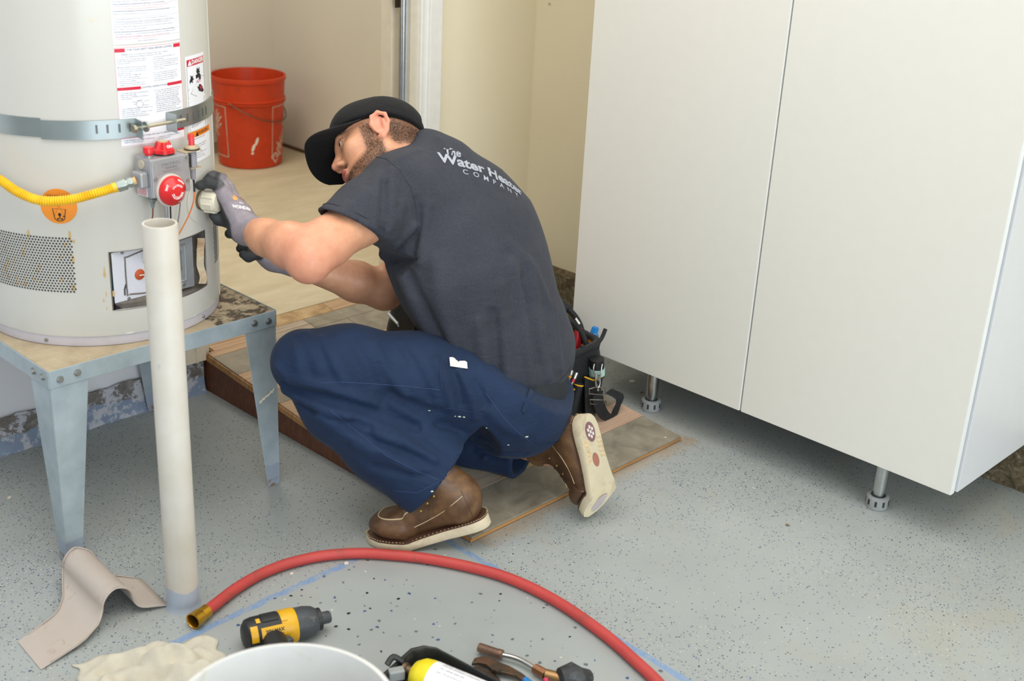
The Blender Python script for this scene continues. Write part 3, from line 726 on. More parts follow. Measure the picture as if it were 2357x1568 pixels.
para(tx, ['*  If you cannot reach your gas supplier, call', '   the fire department.', 'C. Use only your hand to turn the gas control knob.', '   Never use tools. If the knob will not turn by hand,', "   don't try to repair it, call a qualified service", '   technician. Force or attempted repair may result', '   in a fire or explosion.', '', 'D. Do not use this appliance if any part has been', '   under water. Immediately call a qualified ser-', '   vice technician to inspect the appliance and to', '   replace any part of the control system and any', '   gas control which has been under water.'], -88.4, 1.0445)
para(tx, ['1. STOP! READ THE SAFETY INFORMATION', '   ABOVE ON THIS LABEL.', '2. TURN GAS COCK KNOB CLOCKWISE TO', '   "OFF" POSITION.', '', '', '', '', '3. TURN TEMPERATURE DIAL COUNTERCLOCK-', '   WISE TO LOWEST SETTING.', '4. WAIT FIVE (5) MINUTES TO CLEAR OUT ANY', '   GAS.  IF YOU SMELL GAS, STOP!  FOL-', '   LOW "B" IN THE SAFETY INFORMATION'], -104.4, .9785)
para(tx, ['8. PUSH DOWN ON THE "RED BUTTON" UNTIL', '   IT COMES TO REST ON THE TOP OF CON-', '   TROL.  IT MUST CLEAR THE NOTCH PRO-', '   VIDED IN THE "GAS COCK KNOB". HOLD', '   "RED BUTTON" DOWN AND PRESS PIEZO', '   IGNITER STRIKER SEVERAL TIMES UNTIL', '   PILOT IS LIT. (THE PILOT FLAME CAN ONLY', '   BE SEEN THRU THE SIGHT GLASS LOCATED', '   ON THE INNER DOOR). CONTINUE TO HOLD', '   THE "RED BUTTON" IN FOR ABOUT ONE', '   (1) MINUTE AFTER THE PILOT IS LIT.', '   RELEASE BUTTON AND IT WILL POP BACK UP.'], -88.2, .9785)
para(tx, ['1. TURN TEMPERATURE DIAL COUNTERCLOCK-', '   WISE TO LOWEST SETTING.'], -104.2, .8845)
para(tx, ['2. TURN GAS COCK KNOB CLOCKWISE', '   TO "OFF" POSITION.'], -88.0, .8845)
tag(obj('printed_lettering', tx, M_LINK, safety, 0), kind='stuff')
# little drawing of the valve on the label
dg_ = MB()
for k in range(14):
    a = 2*pi*k/14; dg_.tube([cp(-95.5+1.6*cos(a), .9555+.0065*sin(a), HR+.0015), cp(-95.5+1.6*cos(a+.45), .9555+.0065*sin(a+.45), HR+.0015)], 0.00025, 4)
for a0, z0, a1, z1 in ((-99, .962, -97, .959), (-93.5, .96, -91, .962), (-94, .953, -91, .952), (-97, .962, -94, .964), (-98.5, .956, -97, .956)):
    dg_.tube([cp(a0, z0, HR+.0015), cp(a1, z1, HR+.0015)], 0.00025, 4)
tag(obj('valve_drawing', dg_, M_LINK, safety, 0), kind='stuff')
ut, up_ = MB(), MB()
seq = ['requirements, prior to the release of local codes, the latest edition of the', '1.1  Not for installation in a Manufactured Home (Mobile Home).', 'LEAKAGE - Regardless of the material from which a water heater is constructed, it will at some time', 'leak due to the corrosive action of water. This water heater must not be located in an area where leakage will', 'cause damage to adjacent area or lower floors.  When such area cannot be avoided, it is recommended that a', 'catch pan, adequately drained, be installed under the water heater.  See Use and Care Manual.',
       '@CAUTION: Hotter water increases the risk of scald injury.  Refer to Scald Danger Label on this heater.', '@          See Use and Care Manual for instructions before changing the temperature setting.',
       'NOTE: Any thermostat setting above 120 F may cause severe burns and consume energy unnecessarily.', 'Maximum of outlet water temperature not to exceed 160 F.', '', 'for water (potable), heating and space heating.  Do not connect this heater to any heating system or', 'components that have previously been used with a nonpotable water heating appliance. Do not introduce toxic', 'chemicals, such as those used for boiler treatment, into this heater, or the attached space heating loop.', 'This heater is equipped with a single-use gas shut-off device. If service is required, the complete control valve', 'must be replaced. Contact your local service technician.',
       'NOTICE: California law requires that this water heater must be braced, anchored, or strapped to avoid falling or', 'moving during an earthquake. See Use and Care Manual for information regarding correct installation procedures.', '@CALIFORNIA PROPOSITION 65 WARNING:  This product contains chemicals known to the State', '@of California to cause cancer, birth defects, or other reproductive harm.', '                                                         MAX. WORKING PRESSURE 150 P.S.I.']
for i, ln in enumerate(seq):
    z = 1.0785+(len(seq)-1-i)*0.00475
    if ln: ctext(up_ if ln[0] == '@' else ut, ln.lstrip('@'), 0.0029, -104.6, z, 'LEFT', res=1)
for z in (1.0885, 1.0985, 1.1165, 1.1265, 1.1385, 1.1505): patch(ut, -104.8, -72.6, z-.0024, z-.0021, 0.0005)
tag(obj('printed_lettering', ut, M_LINK, upper, 0), kind='stuff'); tag(obj('printed_lettering', up_, M_LPINK, upper, 0), kind='stuff')
# danger label
DA0, DA1 = -69.2, -51.8; DMid = (DA0+DA1)/2
dang = obj('danger_label', patch(MB(), DA0, DA1, .880, 1.035, 0.0002), M_LABEL, heater, 60)
obj('red_band', patch(MB(), DA0+1.0, DA1-0.6, 1.014, 1.0275, 0.0004), M_LRED, dang, 60)
w = ctext(MB(), 'DANGER', 0.0125, -58.6, 1.0208, bold=0.0004)
tri = [(-67.4, 1.0155), (-64.3, 1.0155), (-65.85, 1.0265)]; w.add([cp(a, z, HR+.0015) for a, z in tri], [(0, 1, 2)])
tag(obj('printed_lettering', w, M_LWHITE, dang, 0), kind='stuff')
bkp = MB()
def outline(mb, pts, r=0.0003): mb.tube([cp(a, z, HR+.0014) for a, z in pts], r, 4)
outline(bkp, [(DA0+1, 1.0135), (DA0+1, .948), (DA1-.6, .948), (DA1-.6, 1.0135)])
outline(bkp, [(DA0+1, .965), (-58, .990), (DA1-.7, .985)]); outline(bkp, [(-66, .958), (-58.5, .985), (-56.8, .985)]); outline(bkp, [(-66, .958), (-61, .949)])
def blob(mb, pts): mb.add([cp(a, z, HR+.0015) for a, z in pts], [tuple(range(len(pts)))])
blob(bkp, [(-66.6, .984), (-65.6, .990), (-65.8, .996), (-64.6, .992), (-63.4, .994), (-63.9, .989), (-62.9, .986), (-64.2, .984), (-64.0, .978), (-65.2, .982), (-66.4, .978)])
blob(bkp, [(-60.6, 1.0), (-59.6, 1.008), (-58.6, 1.003), (-57.2, 1.008), (-57.6, .999), (-56.6, .997), (-58.2, .995), (-59.8, .994)])
blob(bkp, [(-61.2, .993), (-57.4, .995), (-56.4, .990), (-56.3, .982), (-58.0, .981), (-58.4, .987), (-61.2, .985)])
for k in range(4): outline(bkp, [(-60.2+0.4*k, .968-0.003*k), (-58.2+.3*k, .965-.0015*k)], 0.0009)
blob(bkp, [(-58.6, .972), (-56.8, .971), (-55.2, .966), (-53.6, .956), (-54.6, .953), (-56.4, .955), (-58.4, .958), (-59.2, .964)])
ctext(bkp, 'Feel water before bathing or\nshowering.\nTemperature limiting valves are\navailable, see manual.', 0.0031, -67.0, .893, 'LEFT', res=1)
outline(bkp, [(DA0+1, .945), (DA0+1, .8825), (DA1-1.5, .8825), (DA1-1.5, .945)])
tag(obj('pictogram', bkp, M_LBLK, dang, 0), kind='stuff')
rp = ctext(MB(), 'HOT', 0.0085, -58.6, .978); blob(rp, [(-58.0, .968), (-56.4, .968), (-55.4, .962), (-56.2, .958), (-57.8, .960)])
tag(obj('red_print', rp, M_LRED, dang, 0), kind='stuff')
wl = obj('warning_label', patch(MB(), -70.4, -48.0, .8115, .8785, 0.0003), M_LABEL, heater, 60)
obj('orange_band', patch(MB(), -70.4, -48.0, .8655, .8785, 0.0005), M_LORG, wl, 60)
wt_ = ctext(MB(), 'WARNING', 0.0105, -55.8, .8718, lift=.0008); wt_.add([cp(a, z, HR+.0018) for a, z in ((-64.0, .8665), (-61.2, .8665), (-62.6, .8772))], [(0, 1, 2)])
para(wt_, ['Danger: high voltage inside. Removal to qualified', 'service only.', '', 'If any access cover is removed, gases may be trapped', 'in the burner chamber. Replace screws tightened', 'securely and check it is gas tight.', '', 'Do not operate this appliance if the burner screen is', 'missing. If installation instructions are not', 'followed, property damage, serious injury may', 'result.'], -69.5, .8620, 0.0033, 0.0045)
tag(obj('printed_lettering', wt_, M_LBLK, wl, 0), kind='stuff')
# round orange sticker
st = MB(); n_ = 40; SA, SZc, SR = -133.8, .7555, .0362
st.grid(lambda u, v: cp(SA+math.degrees(SR*max(v, .001)*cos(2*pi*u)/HR), SZc+SR*max(v, .001)*sin(2*pi*u), HR+.0012), n_, 9, True)
stk = obj('round_sticker', st, simple('sticker_orange', (240, 146, 44), 0.5, var=0.03), heater, 60)
sp_ = MB()
def so(pts, r=0.00045): sp_.tube([cp(SA+math.degrees(x/HR), SZc+y, HR+.0016) for x, y in pts], r, 4)
so([(-.012, -.006), (-.009, -.026), (-.004, -.030), (.005, -.030), (.010, -.026), (.013, -.006)], .0008)
so([(-.013, -.005), (.015, -.006)], .0003); so([(-.010, -.022), (.001, .002), (.011, -.022)], .0002)
for cx_, cz_, rx_, ry_ in ((.001, -.017, .0032, .0035), (.0085, -.0205, .0018, .0012), (-.003, -.026, .002, .002), (.005, -.026, .002, .002), (.001, -.023, .0011, .004)):
    sp_.add([cp(SA+math.degrees((cx_+rx_*cos(a))/HR), SZc+cz_+ry_*sin(a), HR+.0017) for a in [2*pi*i/10 for i in range(10)]], [tuple(range(10))])
ctext(sp_, 'FOR YOUR SAFETY', 0.0052, SA, SZc+.0215); ctext(sp_, 'openings', 0.0042, SA, SZc+.0065)
tag(obj('printed_pictogram', sp_, M_LBLK, stk, 0), kind='stuff')

# steel earthquake strap with tension bolt -----------------------------------
M_STRAP = simple('strap_zinc', (168, 176, 176), 0.3, 0.85, var=0.06, vscale=12)
strap = thing('steel_strap', cp(-99, .895, HR), 'galvanised steel strap tightened with a bolt around the cream water heater', 'strap')
SZ0, SZ1, SRR = .895, .9325, HR+0.0022
a_l, a_r = -98.0, -83.0
bl_ = MB()
def band(a0, a1, n_):
    pts = []; ws = []; th = []
    for i in range(n_+1):
        a = a0+(a1-a0)*i/n_; pts.append(cp(a, (SZ0+SZ1)/2, SRR)); th.append((cp(a, 0, 1.0)-HC)*0.0014)
    return pts, V(0, 0, SZ1-SZ0), th
p_, w_, t_ = band(a_r, 360+a_l-40, 70); bl_.ribbon(p_, w_, np.array(t_)); obj('band', bl_, M_STRAP, strap, 60)
p_, w_, t_ = band(-138, a_l, 22); obj('band', MB().ribbon([p+V(0, 0, -.0035)+(unit(p-HC-V(0, 0, p[2]))*0.0016) for p in p_], w_, np.array(t_)), M_STRAP, strap, 60)
nl, nr = unit(cp(a_l, 0)-HC), unit(cp(a_r, 0)-HC)
pl_ = cp(a_l, .910, SRR+.0016); prr = cp(a_r, .914, SRR)
obj('bracket', MB().ribbon([pl_, pl_+nl*0.018, pl_+nl*0.034], V(0, 0, .0375), unit(np.cross(nl, V(0, 0, 1)))*0.0016), M_STRAP, strap, 0, bevel=.0006)
obj('bracket', MB().ribbon([prr, prr+nr*0.018, prr+nr*0.032], V(0, 0, .0375), -unit(np.cross(nr, V(0, 0, 1)))*0.0016), M_STRAP, strap, 0, bevel=.0006)
b0, b1 = pl_+nl*0.020+V(-.012, -.002, .004), prr+nr*0.020+V(.032, .006, .002)
obj('tension_bolt', MB().cyl(b0, b1, 0.0036, n=14).cyl(b0-unit(b1-b0)*0.006, b0, 0.0085, n=6), simple('bolt_brassy_zinc', (196, 190, 168), 0.3, 0.9), strap, 30)
bd = unit(b1-b0); q = prr+nr*0.020
q = b0+bd*np.dot(q-b0, bd)
obj('nut', MB().cyl(q+bd*0.002, q+bd*0.009, 0.0085, n=6), simple('bolt_brassy_zinc', (196, 190, 168), 0.3, 0.9), strap, 30)
q2 = b0+bd*np.dot(pl_+nl*.02-b0, bd); obj('washer', MB().cyl(q2+bd*0.010, q2+bd*0.014, 0.0105, n=18), M_STRAP, strap, 30)
sl = MB()
for a in (-115, -110.5, -105.5, -101, -79.5, -74.5, -70, -65.5, -61, -57, -53):
    c_ = cp(a, .912, SRR+.0034 if a < -95 else SRR+.0017); e_ = V(0, 0, .0085); sl.ribbon([c_-e_, c_+e_], unit(np.cross(unit(c_-HC-V(0, 0, c_[2])), V(0, 0, 1)))*0.0042, unit(c_-HC-V(0, 0, c_[2]))*0.0002)
tag(obj('slot', sl, simple('slot_shadow', (104, 108, 108), 0.5, 0.4), strap, 0), kind='stuff')

# gas control valve ----------------------------------------------------------
VF = frame(-84); VP = VF[0]
M_ZAMAK = simple('cast_zinc', (172, 172, 176), 0.42, 0.55, var=0.05, dirt=(150, 138, 120), dirt_amt=0.12, dscale=30)
M_RED = simple('red_plastic', (214, 36, 40), 0.28, var=0.04)
valve = obj('gas_valve', fbox(MB(), VF, -.0805, .0095, .779, .858, .262, .314), M_ZAMAK, heater, 0, bevel=.003)
tag(valve, 'grey cast gas control valve with red knobs')
obj('mounting_stem', MB().cyl(VP(-.02, .82, .25), VP(-.02, .82, .265), .018, n=24), M_ZAMAK, valve, 30)
obj('front_cover', fbox(MB(), VF, -.079, .0115, .780, .857, .314, .317), M_ZAMAK, valve, 0, bevel=.002)
obj('name_panel', fbox(MB(), VF, -.064, -.003, .826, .850, .317, .3176), simple('cast_zinc_panel', (166, 166, 170), 0.45, 0.5, var=0.04), valve, 0, bevel=.0004)
tx = MB()
def vtext(mb, body, size, u, z, d, fr=VF, align='CENTER', **kw):
    vv, ff = text_mesh(body, size, align, **kw); mb.add([fr[0](u+x, z+y, d) for x, y, _ in vv], ff)
vtext(tx, 'UNITROL', .0085, -.0335, .8445, .3180, spacing=1.35); vtext(tx, 'WARNING', .0062, -.0335, .8370, .3180); vtext(tx, 'READ INSTALLATION INSTRUCTIONS\nBEFORE OPERATING CONTROL', .0026, -.0335, .8305, .3180, res=1)
tag(obj('embossed_lettering', tx, simple('emboss_grey', (138, 138, 142), 0.45, 0.5), valve, 0), kind='stuff')
for u, z in ((-.072, .819), (.006, .851), (.005, .803)):
    p = VP(u, z, .317); obj('screw', MB().cyl(p, p+VF[2]*.002, .0042, n=14), M_BOLT, valve, 30)
dc = VP(-.0405, .7915, .317)
dial = obj('temperature_dial', MB().lathe([(0.0, .026), (.010, .0265), (.0165, .025), (.0175, .0235), (.0285, .016), (.0300, .012), (.0300, .004), (.0275, .002), (.0275, 0)], dc, VF[2], 48), M_RED, valve, 40)
obj('dial_ring', MB().lathe([(.0335, 0), (.0335, .004), (.029, .0055), (.029, 0)], dc, VF[2], 40), simple('dial_back_ring', (196, 190, 180), 0.5), valve, 40)
dt = MB()
def arc_text(mb, body, size, rad, mid, up=True, lift=.0188, slope=0.0):
    vv, ff = text_mesh(body, size, 'CENTER', res=1, bold=.0002)
    P = []
    for x, y, _ in vv:
        rr_ = rad+(y if up else -y); an = mid-(x/rad if up else -x/rad)
        h = lift-(rr_-rad)*slope
        P.append(dc+VF[3]*(rr_*cos(an))+V(0, 0, rr_*sin(an))+VF[2]*h)
    mb.add(P, ff)
arc_text(dt, 'CAUTION', .0058, .0138, pi/2, lift=.0262); arc_text(dt, 'HOTTER WATER INCREASES', .0030, .0132, -pi/2, False, lift=.0262); arc_text(dt, 'RISK OF SCALD INJURY', .0028, .0098, -pi/2, False, lift=.0268)
arc_text(dt, 'WARM', .0056, .0235, radians(52), True, .0202, .68); arc_text(dt, 'HOT', .0056, .0235, radians(150), True, .0202, .68); arc_text(dt, 'VACATION', .0056, .0235, radians(-42), False, .0202, .68)
tag(obj('printed_lettering', dt, M_LWHITE, valve, 0), kind='stuff')
# gas cock knob on top: star shaped
kc = VP(-.0285, .858, .289); km = MB(); prof = []
obj('knob_collar', MB().cyl(kc, kc+V(0, 0, .003), .0215, n=30), simple('black_plastic_ring', (36, 34, 34), 0.5), valve, 30)
for zz, ro, ri in ((.003, .0225, .0195), (.010, .0225, .0195), (.012, .019, .015), (.024, .0145, .011), (.025, .013, .010)):
    prof.append([kc+V((ro if k % 4 < 2 else ri)*cos(2*pi*k/24), (ro if k % 4 < 2 else ri)*sin(2*pi*k/24), zz) for k in range(24)])
km.add([p for r_ in prof for p in r_], [(j*24+k, j*24+(k+1) % 24, (j+1)*24+(k+1) % 24, (j+1)*24+k) for j in range(4) for k in range(24)]+[tuple(range(96, 120))])
kn = obj('gas_cock_knob', km, M_RED, valve, 30)
obj('knob_cap', MB().cyl(kc+V(0, 0, .025), kc+V(0, 0, .0262), .0095, n=20), simple('knob_cap_tan', (190, 176, 130), 0.5), valve, 30)
kt = MB(); vv, ff = text_mesh('ON', .008, 'CENTER', bold=.0003)
kt.add([kc+VF[3]*(x+.002)+V(0, 0, .0175+y*0.93)+VF[2]*(.0168-y*.33) for x, y, _ in vv], ff); tag(obj('printed_lettering', kt, M_LWHITE, valve, 0), kind='stuff')
pc = VP(-.067, .858, .292)
obj('pilot_button', MB().lathe([(0, .021), (.0095, .021), (.0105, .0195), (.0105, .009), (.0075, .008), (.0075, .004)], pc, (0, 0, 1), 24), M_RED, valve, 40)
obj('pilot_button_stem', MB().lathe([(.0085, .0), (.0085, .004), (.0065, .005), (.0065, .009)], pc, (0, 0, 1), 20), M_STRAP, valve, 40)
# piezo igniter on its bracket
for bb_ in ((.004, .047, .858, .8595, .285, .315), (.018, .046, .822, .8235, .290, .312)): obj('igniter_bracket', fbox(MB(), VF, *bb_), simple('dusty_bracket', (186, 170, 140), 0.6, 0.3), valve, 0)
ig = VP(.0325, 0, .300)
obj('igniter_body', MB().lathe([(.0045, .797), (.0055, .799), (.0062, .822), (.0092, .824), (.0092, .858)], ig, (0, 0, 1), 20), simple('igniter_grey', (150, 148, 154), 0.45), valve, 40)
obj('igniter_collar', MB().lathe([(.0145, .8595), (.0155, .862), (.0145, .865), (.0095, .868), (.007, .869)], ig, (0, 0, 1), 24), simple('dusty_bracket', (186, 170, 140), 0.6, 0.3), valve, 40)
obj('igniter_ring', MB().lathe([(.0150, .8596), (.0152, .8622), (.0158, .8622), (.0156, .8596)], ig, (0, 0, 1), 24), M_LBLK, valve, 40)
obj('igniter_button', MB().lathe([(.0062, .867), (.0062, .889), (.0055, .890), (0, .890)], ig, (0, 0, 1), 20), simple('red_button', (214, 58, 62), 0.4), valve, 40)
cl = fbox(MB(), VF, .012, .020, .827, .853, .304, .313); obj('terminal_block', cl, simple('black_bakelite', (28, 28, 30), 0.5), valve, 0)
# side inlet with sticker, flare nuts
obj('inlet_boss', fbox(MB(), VF, -.099, -.080, .800, .833, .276, .306), M_ZAMAK, valve, 0, bevel=.004)
obj('side_plug', MB().cyl(VP(-.0805, .845, .286), VP(-.0825, .845, .286), .009, n=18), simple('plug_tan', (190, 180, 160), 0.5), valve, 30)
stx = MB(); fbox(stx, VF, -.0808, -.0806, .780, .800, .268, .300); obj('side_sticker', stx, M_LABEL, valve, 0)
for k in range(5):
    pass
ps = MB()
for k in range(5): fbox(ps, VF, -.0811, -.0810, .7825+k*.0034, .7840+k*.0034, .270, .297)
tag(obj('sticker_print', ps, M_LPINK, valve, 0), kind='stuff')
obj('outlet_fitting', MB().lathe([(.0085, .779), (.0085, .772), (.010, .771), (.010, .767), (.0075, .766), (.0055, .762), (.0040, .752)], VP(-.061, 0, .287), (0, 0, 1), 6), M_STRAP, valve, 20)
obj('burner_outlet', MB().lathe([(.009, .779), (.009, .768), (.007, .766), (.0055, .758)], VP(-.030, 0, .285), (0, 0, 1), 6), simple('brass', (190, 160, 92), 0.35, 0.85), valve, 20)
# tubes and wires running down to the burner
def tubeobj(name, pts, r, mat_, parent=valve, n=8): return obj(name, MB().tube(cr(pts, 8), r, n), mat_, parent, 60)
tubeobj('pilot_tube', [VP(-.061, .756, .287), VP(-.0615, .735, .285), VP(-.062, .70, .275), VP(-.060, .655, .255), VP(-.055, .62, .236)], .0014, simple('copper', (150, 92, 66), 0.4, 0.8))
tubeobj('burner_tube', [VP(-.030, .764, .285), VP(-.028, .735, .285), VP(-.026, .70, .278), VP(-.022, .655, .258), VP(-.016, .60, .240)], .0042, M_STEEL)
tubeobj('thermocouple_lead', [VP(-.021, .78, .290), VP(-.020, .745, .289), VP(-.016, .70, .28), VP(-.012, .65, .258), VP(-.006, .60, .236)], .0017, simple('black_lead', (34, 34, 44), 0.5))
tubeobj('grey_lead', [VP(.004, .779, .285), VP(.012, .760, .280), VP(.015, .735, .274), VP(.008, .70, .272), VP(-.002, .660, .262), VP(-.004, .60, .238)], .0013, simple('grey_lead_plastic', (120, 112, 114), 0.5))
tubeobj('igniter_sleeve', [VP(.0325, .799, .300), VP(.034, .785, .300), VP(.0345, .770, .299)], .0022, simple('black_lead', (34, 34, 44), 0.5))
tubeobj('orange_wire', [VP(.0345, .771, .299), VP(.034, .750, .296), VP(.028, .720, .287), VP(.014, .685, .275), VP(.002, .655, .262), VP(-.002, .60, .236)], .0015, simple('orange_insulation', (232, 130, 62), 0.45))

# yellow flexible gas hose ----------------------------------------------------
hose_pts = [cp(-168, .86, .335), cp(-158, .828, .312), cp(-153, .812, .300), cp(-146, .792, .300), cp(-137.3, .7785, .300), cp(-127, .782, .300), cp(-117.5, .794, .300), cp(-108.6, .806, .300)]
dense = cr(hose_pts, 26); L = 0; pts = [dense[0]]; rad = []
acc = [0.0]
for a, b in zip(dense[:-1], dense[1:]): acc.append(acc[-1]+np.linalg.norm(b-a))
acc = np.array(acc); D = np.array(dense); stp = 0.0012; S = np.arange(0, acc[-1], stp)
pts = [np.array([np.interp(s, acc, D[:, k]) for k in range(3)]) for s in S]
rad = [0.0092+0.0011*cos(2*pi*s/0.0048) if s < acc[-1]-0.016 else 0.0098 for s in S]
gh = thing('gas_hose', VP(-.10, .817, .29), 'yellow corrugated gas hose joined to the grey gas valve', 'hose')
def mat_hose():
    t = NT('yellow_coating'); col = t.ramp(t.noise(40, 4), [(0.3, srgb(236, 178, 20)), (0.7, srgb(248, 204, 48))])
    t.set(col, 0.32); return t.m
obj('corrugated_tube', MB().tube(pts, rad, 14), mat_hose(), gh, 60)
e0 = pts[-1]; e1 = VP(-.0985, .8165, .291); dv = unit(e1-e0); Lh = np.linalg.norm(e1-e0)
M_FLARE = simple('flare_nut_zinc', (186, 196, 192), 0.28, 0.9, var=0.08)
obj('flare_nut', MB().cyl(e0-dv*.004, e0+dv*(Lh*.42), .0122, n=6), M_FLARE, gh, 30, bevel=.0008)
obj('adapter_nut', MB().cyl(e0+dv*(Lh*.50), e0+dv*(Lh*.80), .0108, n=6).cyl(e0+dv*(Lh*.4), e0+dv*(Lh*.55), .0085, n=16), M_FLARE, gh, 30, bevel=.0008)
obj('thread_seal', MB().cyl(e0+dv*(Lh*.78), e0+dv*(Lh*.99), .0080, n=16), simple('tan_sealant', (206, 176, 128), 0.7), gh, 30)

# drain cap on its cover plate (the thing the worker grips) --------------------
DF = frame(-62); DP = DF[0]
M_CREAMPL = simple('cream_plastic', (222, 214, 194), 0.45, var=0.03, dirt=(170, 156, 128), dirt_amt=0.15, dscale=30)
dcz = .728
pm = MB()
pm.grid(lambda u, v: cp(-62+math.degrees((.050*v*cos(2*pi*u))/HR), dcz+.050*v*sin(2*pi*u), HR+.0016), 40, 6, True)
cap_t = obj('drain_fitting', pm, M_JACKET, heater, 60)
o_ = DP(0, dcz, HR)
obj('stem', MB().cyl(o_, o_+DF[2]*.022, .0200, n=28), M_CREAMPL, cap_t, 30)
obj('collar_gap', MB().cyl(o_, o_+DF[2]*.006, .0225, n=28), simple('brown_gap', (110, 92, 62), 0.7), cap_t, 30)
cpm = MB().lathe([(.0215, .010), (.0235, .012), (.0235, .040), (.0215, .044), (0, .044)], o_, DF[2], 32)
cap_o = obj('cap', cpm, M_CREAMPL, cap_t, 35)
for k in range(6):
    a = 2*pi*k/6+.3; q = o_+DF[3]*(cos(a)*.0235)+V(0, 0, sin(a)*.0235)
    obj('grip_lug', MB().box(q+DF[2]*.026, (.014, .026, .005), np.array([DF[3]*(-sin(a))+V(0, 0, cos(a)), DF[2], DF[3]*cos(a)+V(0, 0, sin(a))]).T), M_CREAMPL, cap_t, 0, bevel=.0012)
# ---------------------------------------------------------------- soft shapes: distance fields meshed with surface nets
def smin(a, b, k):
    h = np.maximum(k-np.abs(a-b), 0.0)/k
    return np.minimum(a, b)-h*h*k*0.25
def smax(a, b, k):
    return -smin(-a, -b, k)
def squash(P, axis, s, org):
    axis = np.asarray(axis, np.float32); q = (P-np.asarray(org, np.float32)) @ axis
    return P-np.outer(q*(1-s), axis).astype(np.float32)
def rcone(P, a, b, ra, rb):
    a = np.asarray(a, np.float32); b = np.asarray(b, np.float32); ab = b-a
    t = np.clip(((P-a) @ ab)/max(float(ab @ ab), 1e-9), 0, 1)
    q = P-a-t[:, None]*ab
    return np.sqrt(np.einsum('ij,ij->i', q, q))-(ra+t*(rb-ra))
def chain(P, pts, rs, k=0.02):
    d = None
    for i in range(len(pts)-1):
        e = rcone(P, pts[i], pts[i+1], rs[i], rs[i+1]); d = e if d is None else smin(d, e, k)
    return d
def ellip(P, c, r, R=None):
    q = P-np.asarray(c, np.float32)
    if R is not None: q = q @ np.asarray(R, np.float32)
    r = np.asarray(r, np.float32); k0 = np.linalg.norm(q/r, axis=1); k1 = np.linalg.norm(q/(r*r), axis=1)
    return k0*(k0-1)/np.maximum(k1, 1e-6)
def segdist(P, pts):
    d = None
    for a, b in zip(pts[:-1], pts[1:]):
        e = rcone(P, a, b, 0, 0); d = e if d is None else np.minimum(d, e)
    return d
def folds(P, d, lst):
    """lst of (points, height, width): ridges (+) and creases (-) raised on a surface"""
    near = np.abs(d) < 0.035
    if not near.any(): return d
    Q = P[near]; o = np.zeros(len(Q), np.float32)
    for pts, amp, wid in lst:
        pts = np.asarray(pts, np.float32)
        lo = pts.min(0)-3*wid; hi = pts.max(0)+3*wid
        m = np.all((Q > lo) & (Q < hi), axis=1)
        if not m.any(): continue
        s = segdist(Q[m], pts); o[m] += amp*np.exp(-(s/wid)**2)
    d = d.copy(); d[near] -= o*np.float32(1.5); return d
def axis_steps(lo, hi, h, fine=None):
    """grid lines from lo to hi, closer together inside fine = (lo, hi, step)"""
    if fine is None: return np.float32(np.arange(lo, hi+h, h))
    a = np.arange(lo, fine[0], h); b = np.arange(fine[0], fine[1], fine[2]); c = np.arange(fine[1], hi+h, h)
    return np.float32(np.concatenate([a, b, c]))
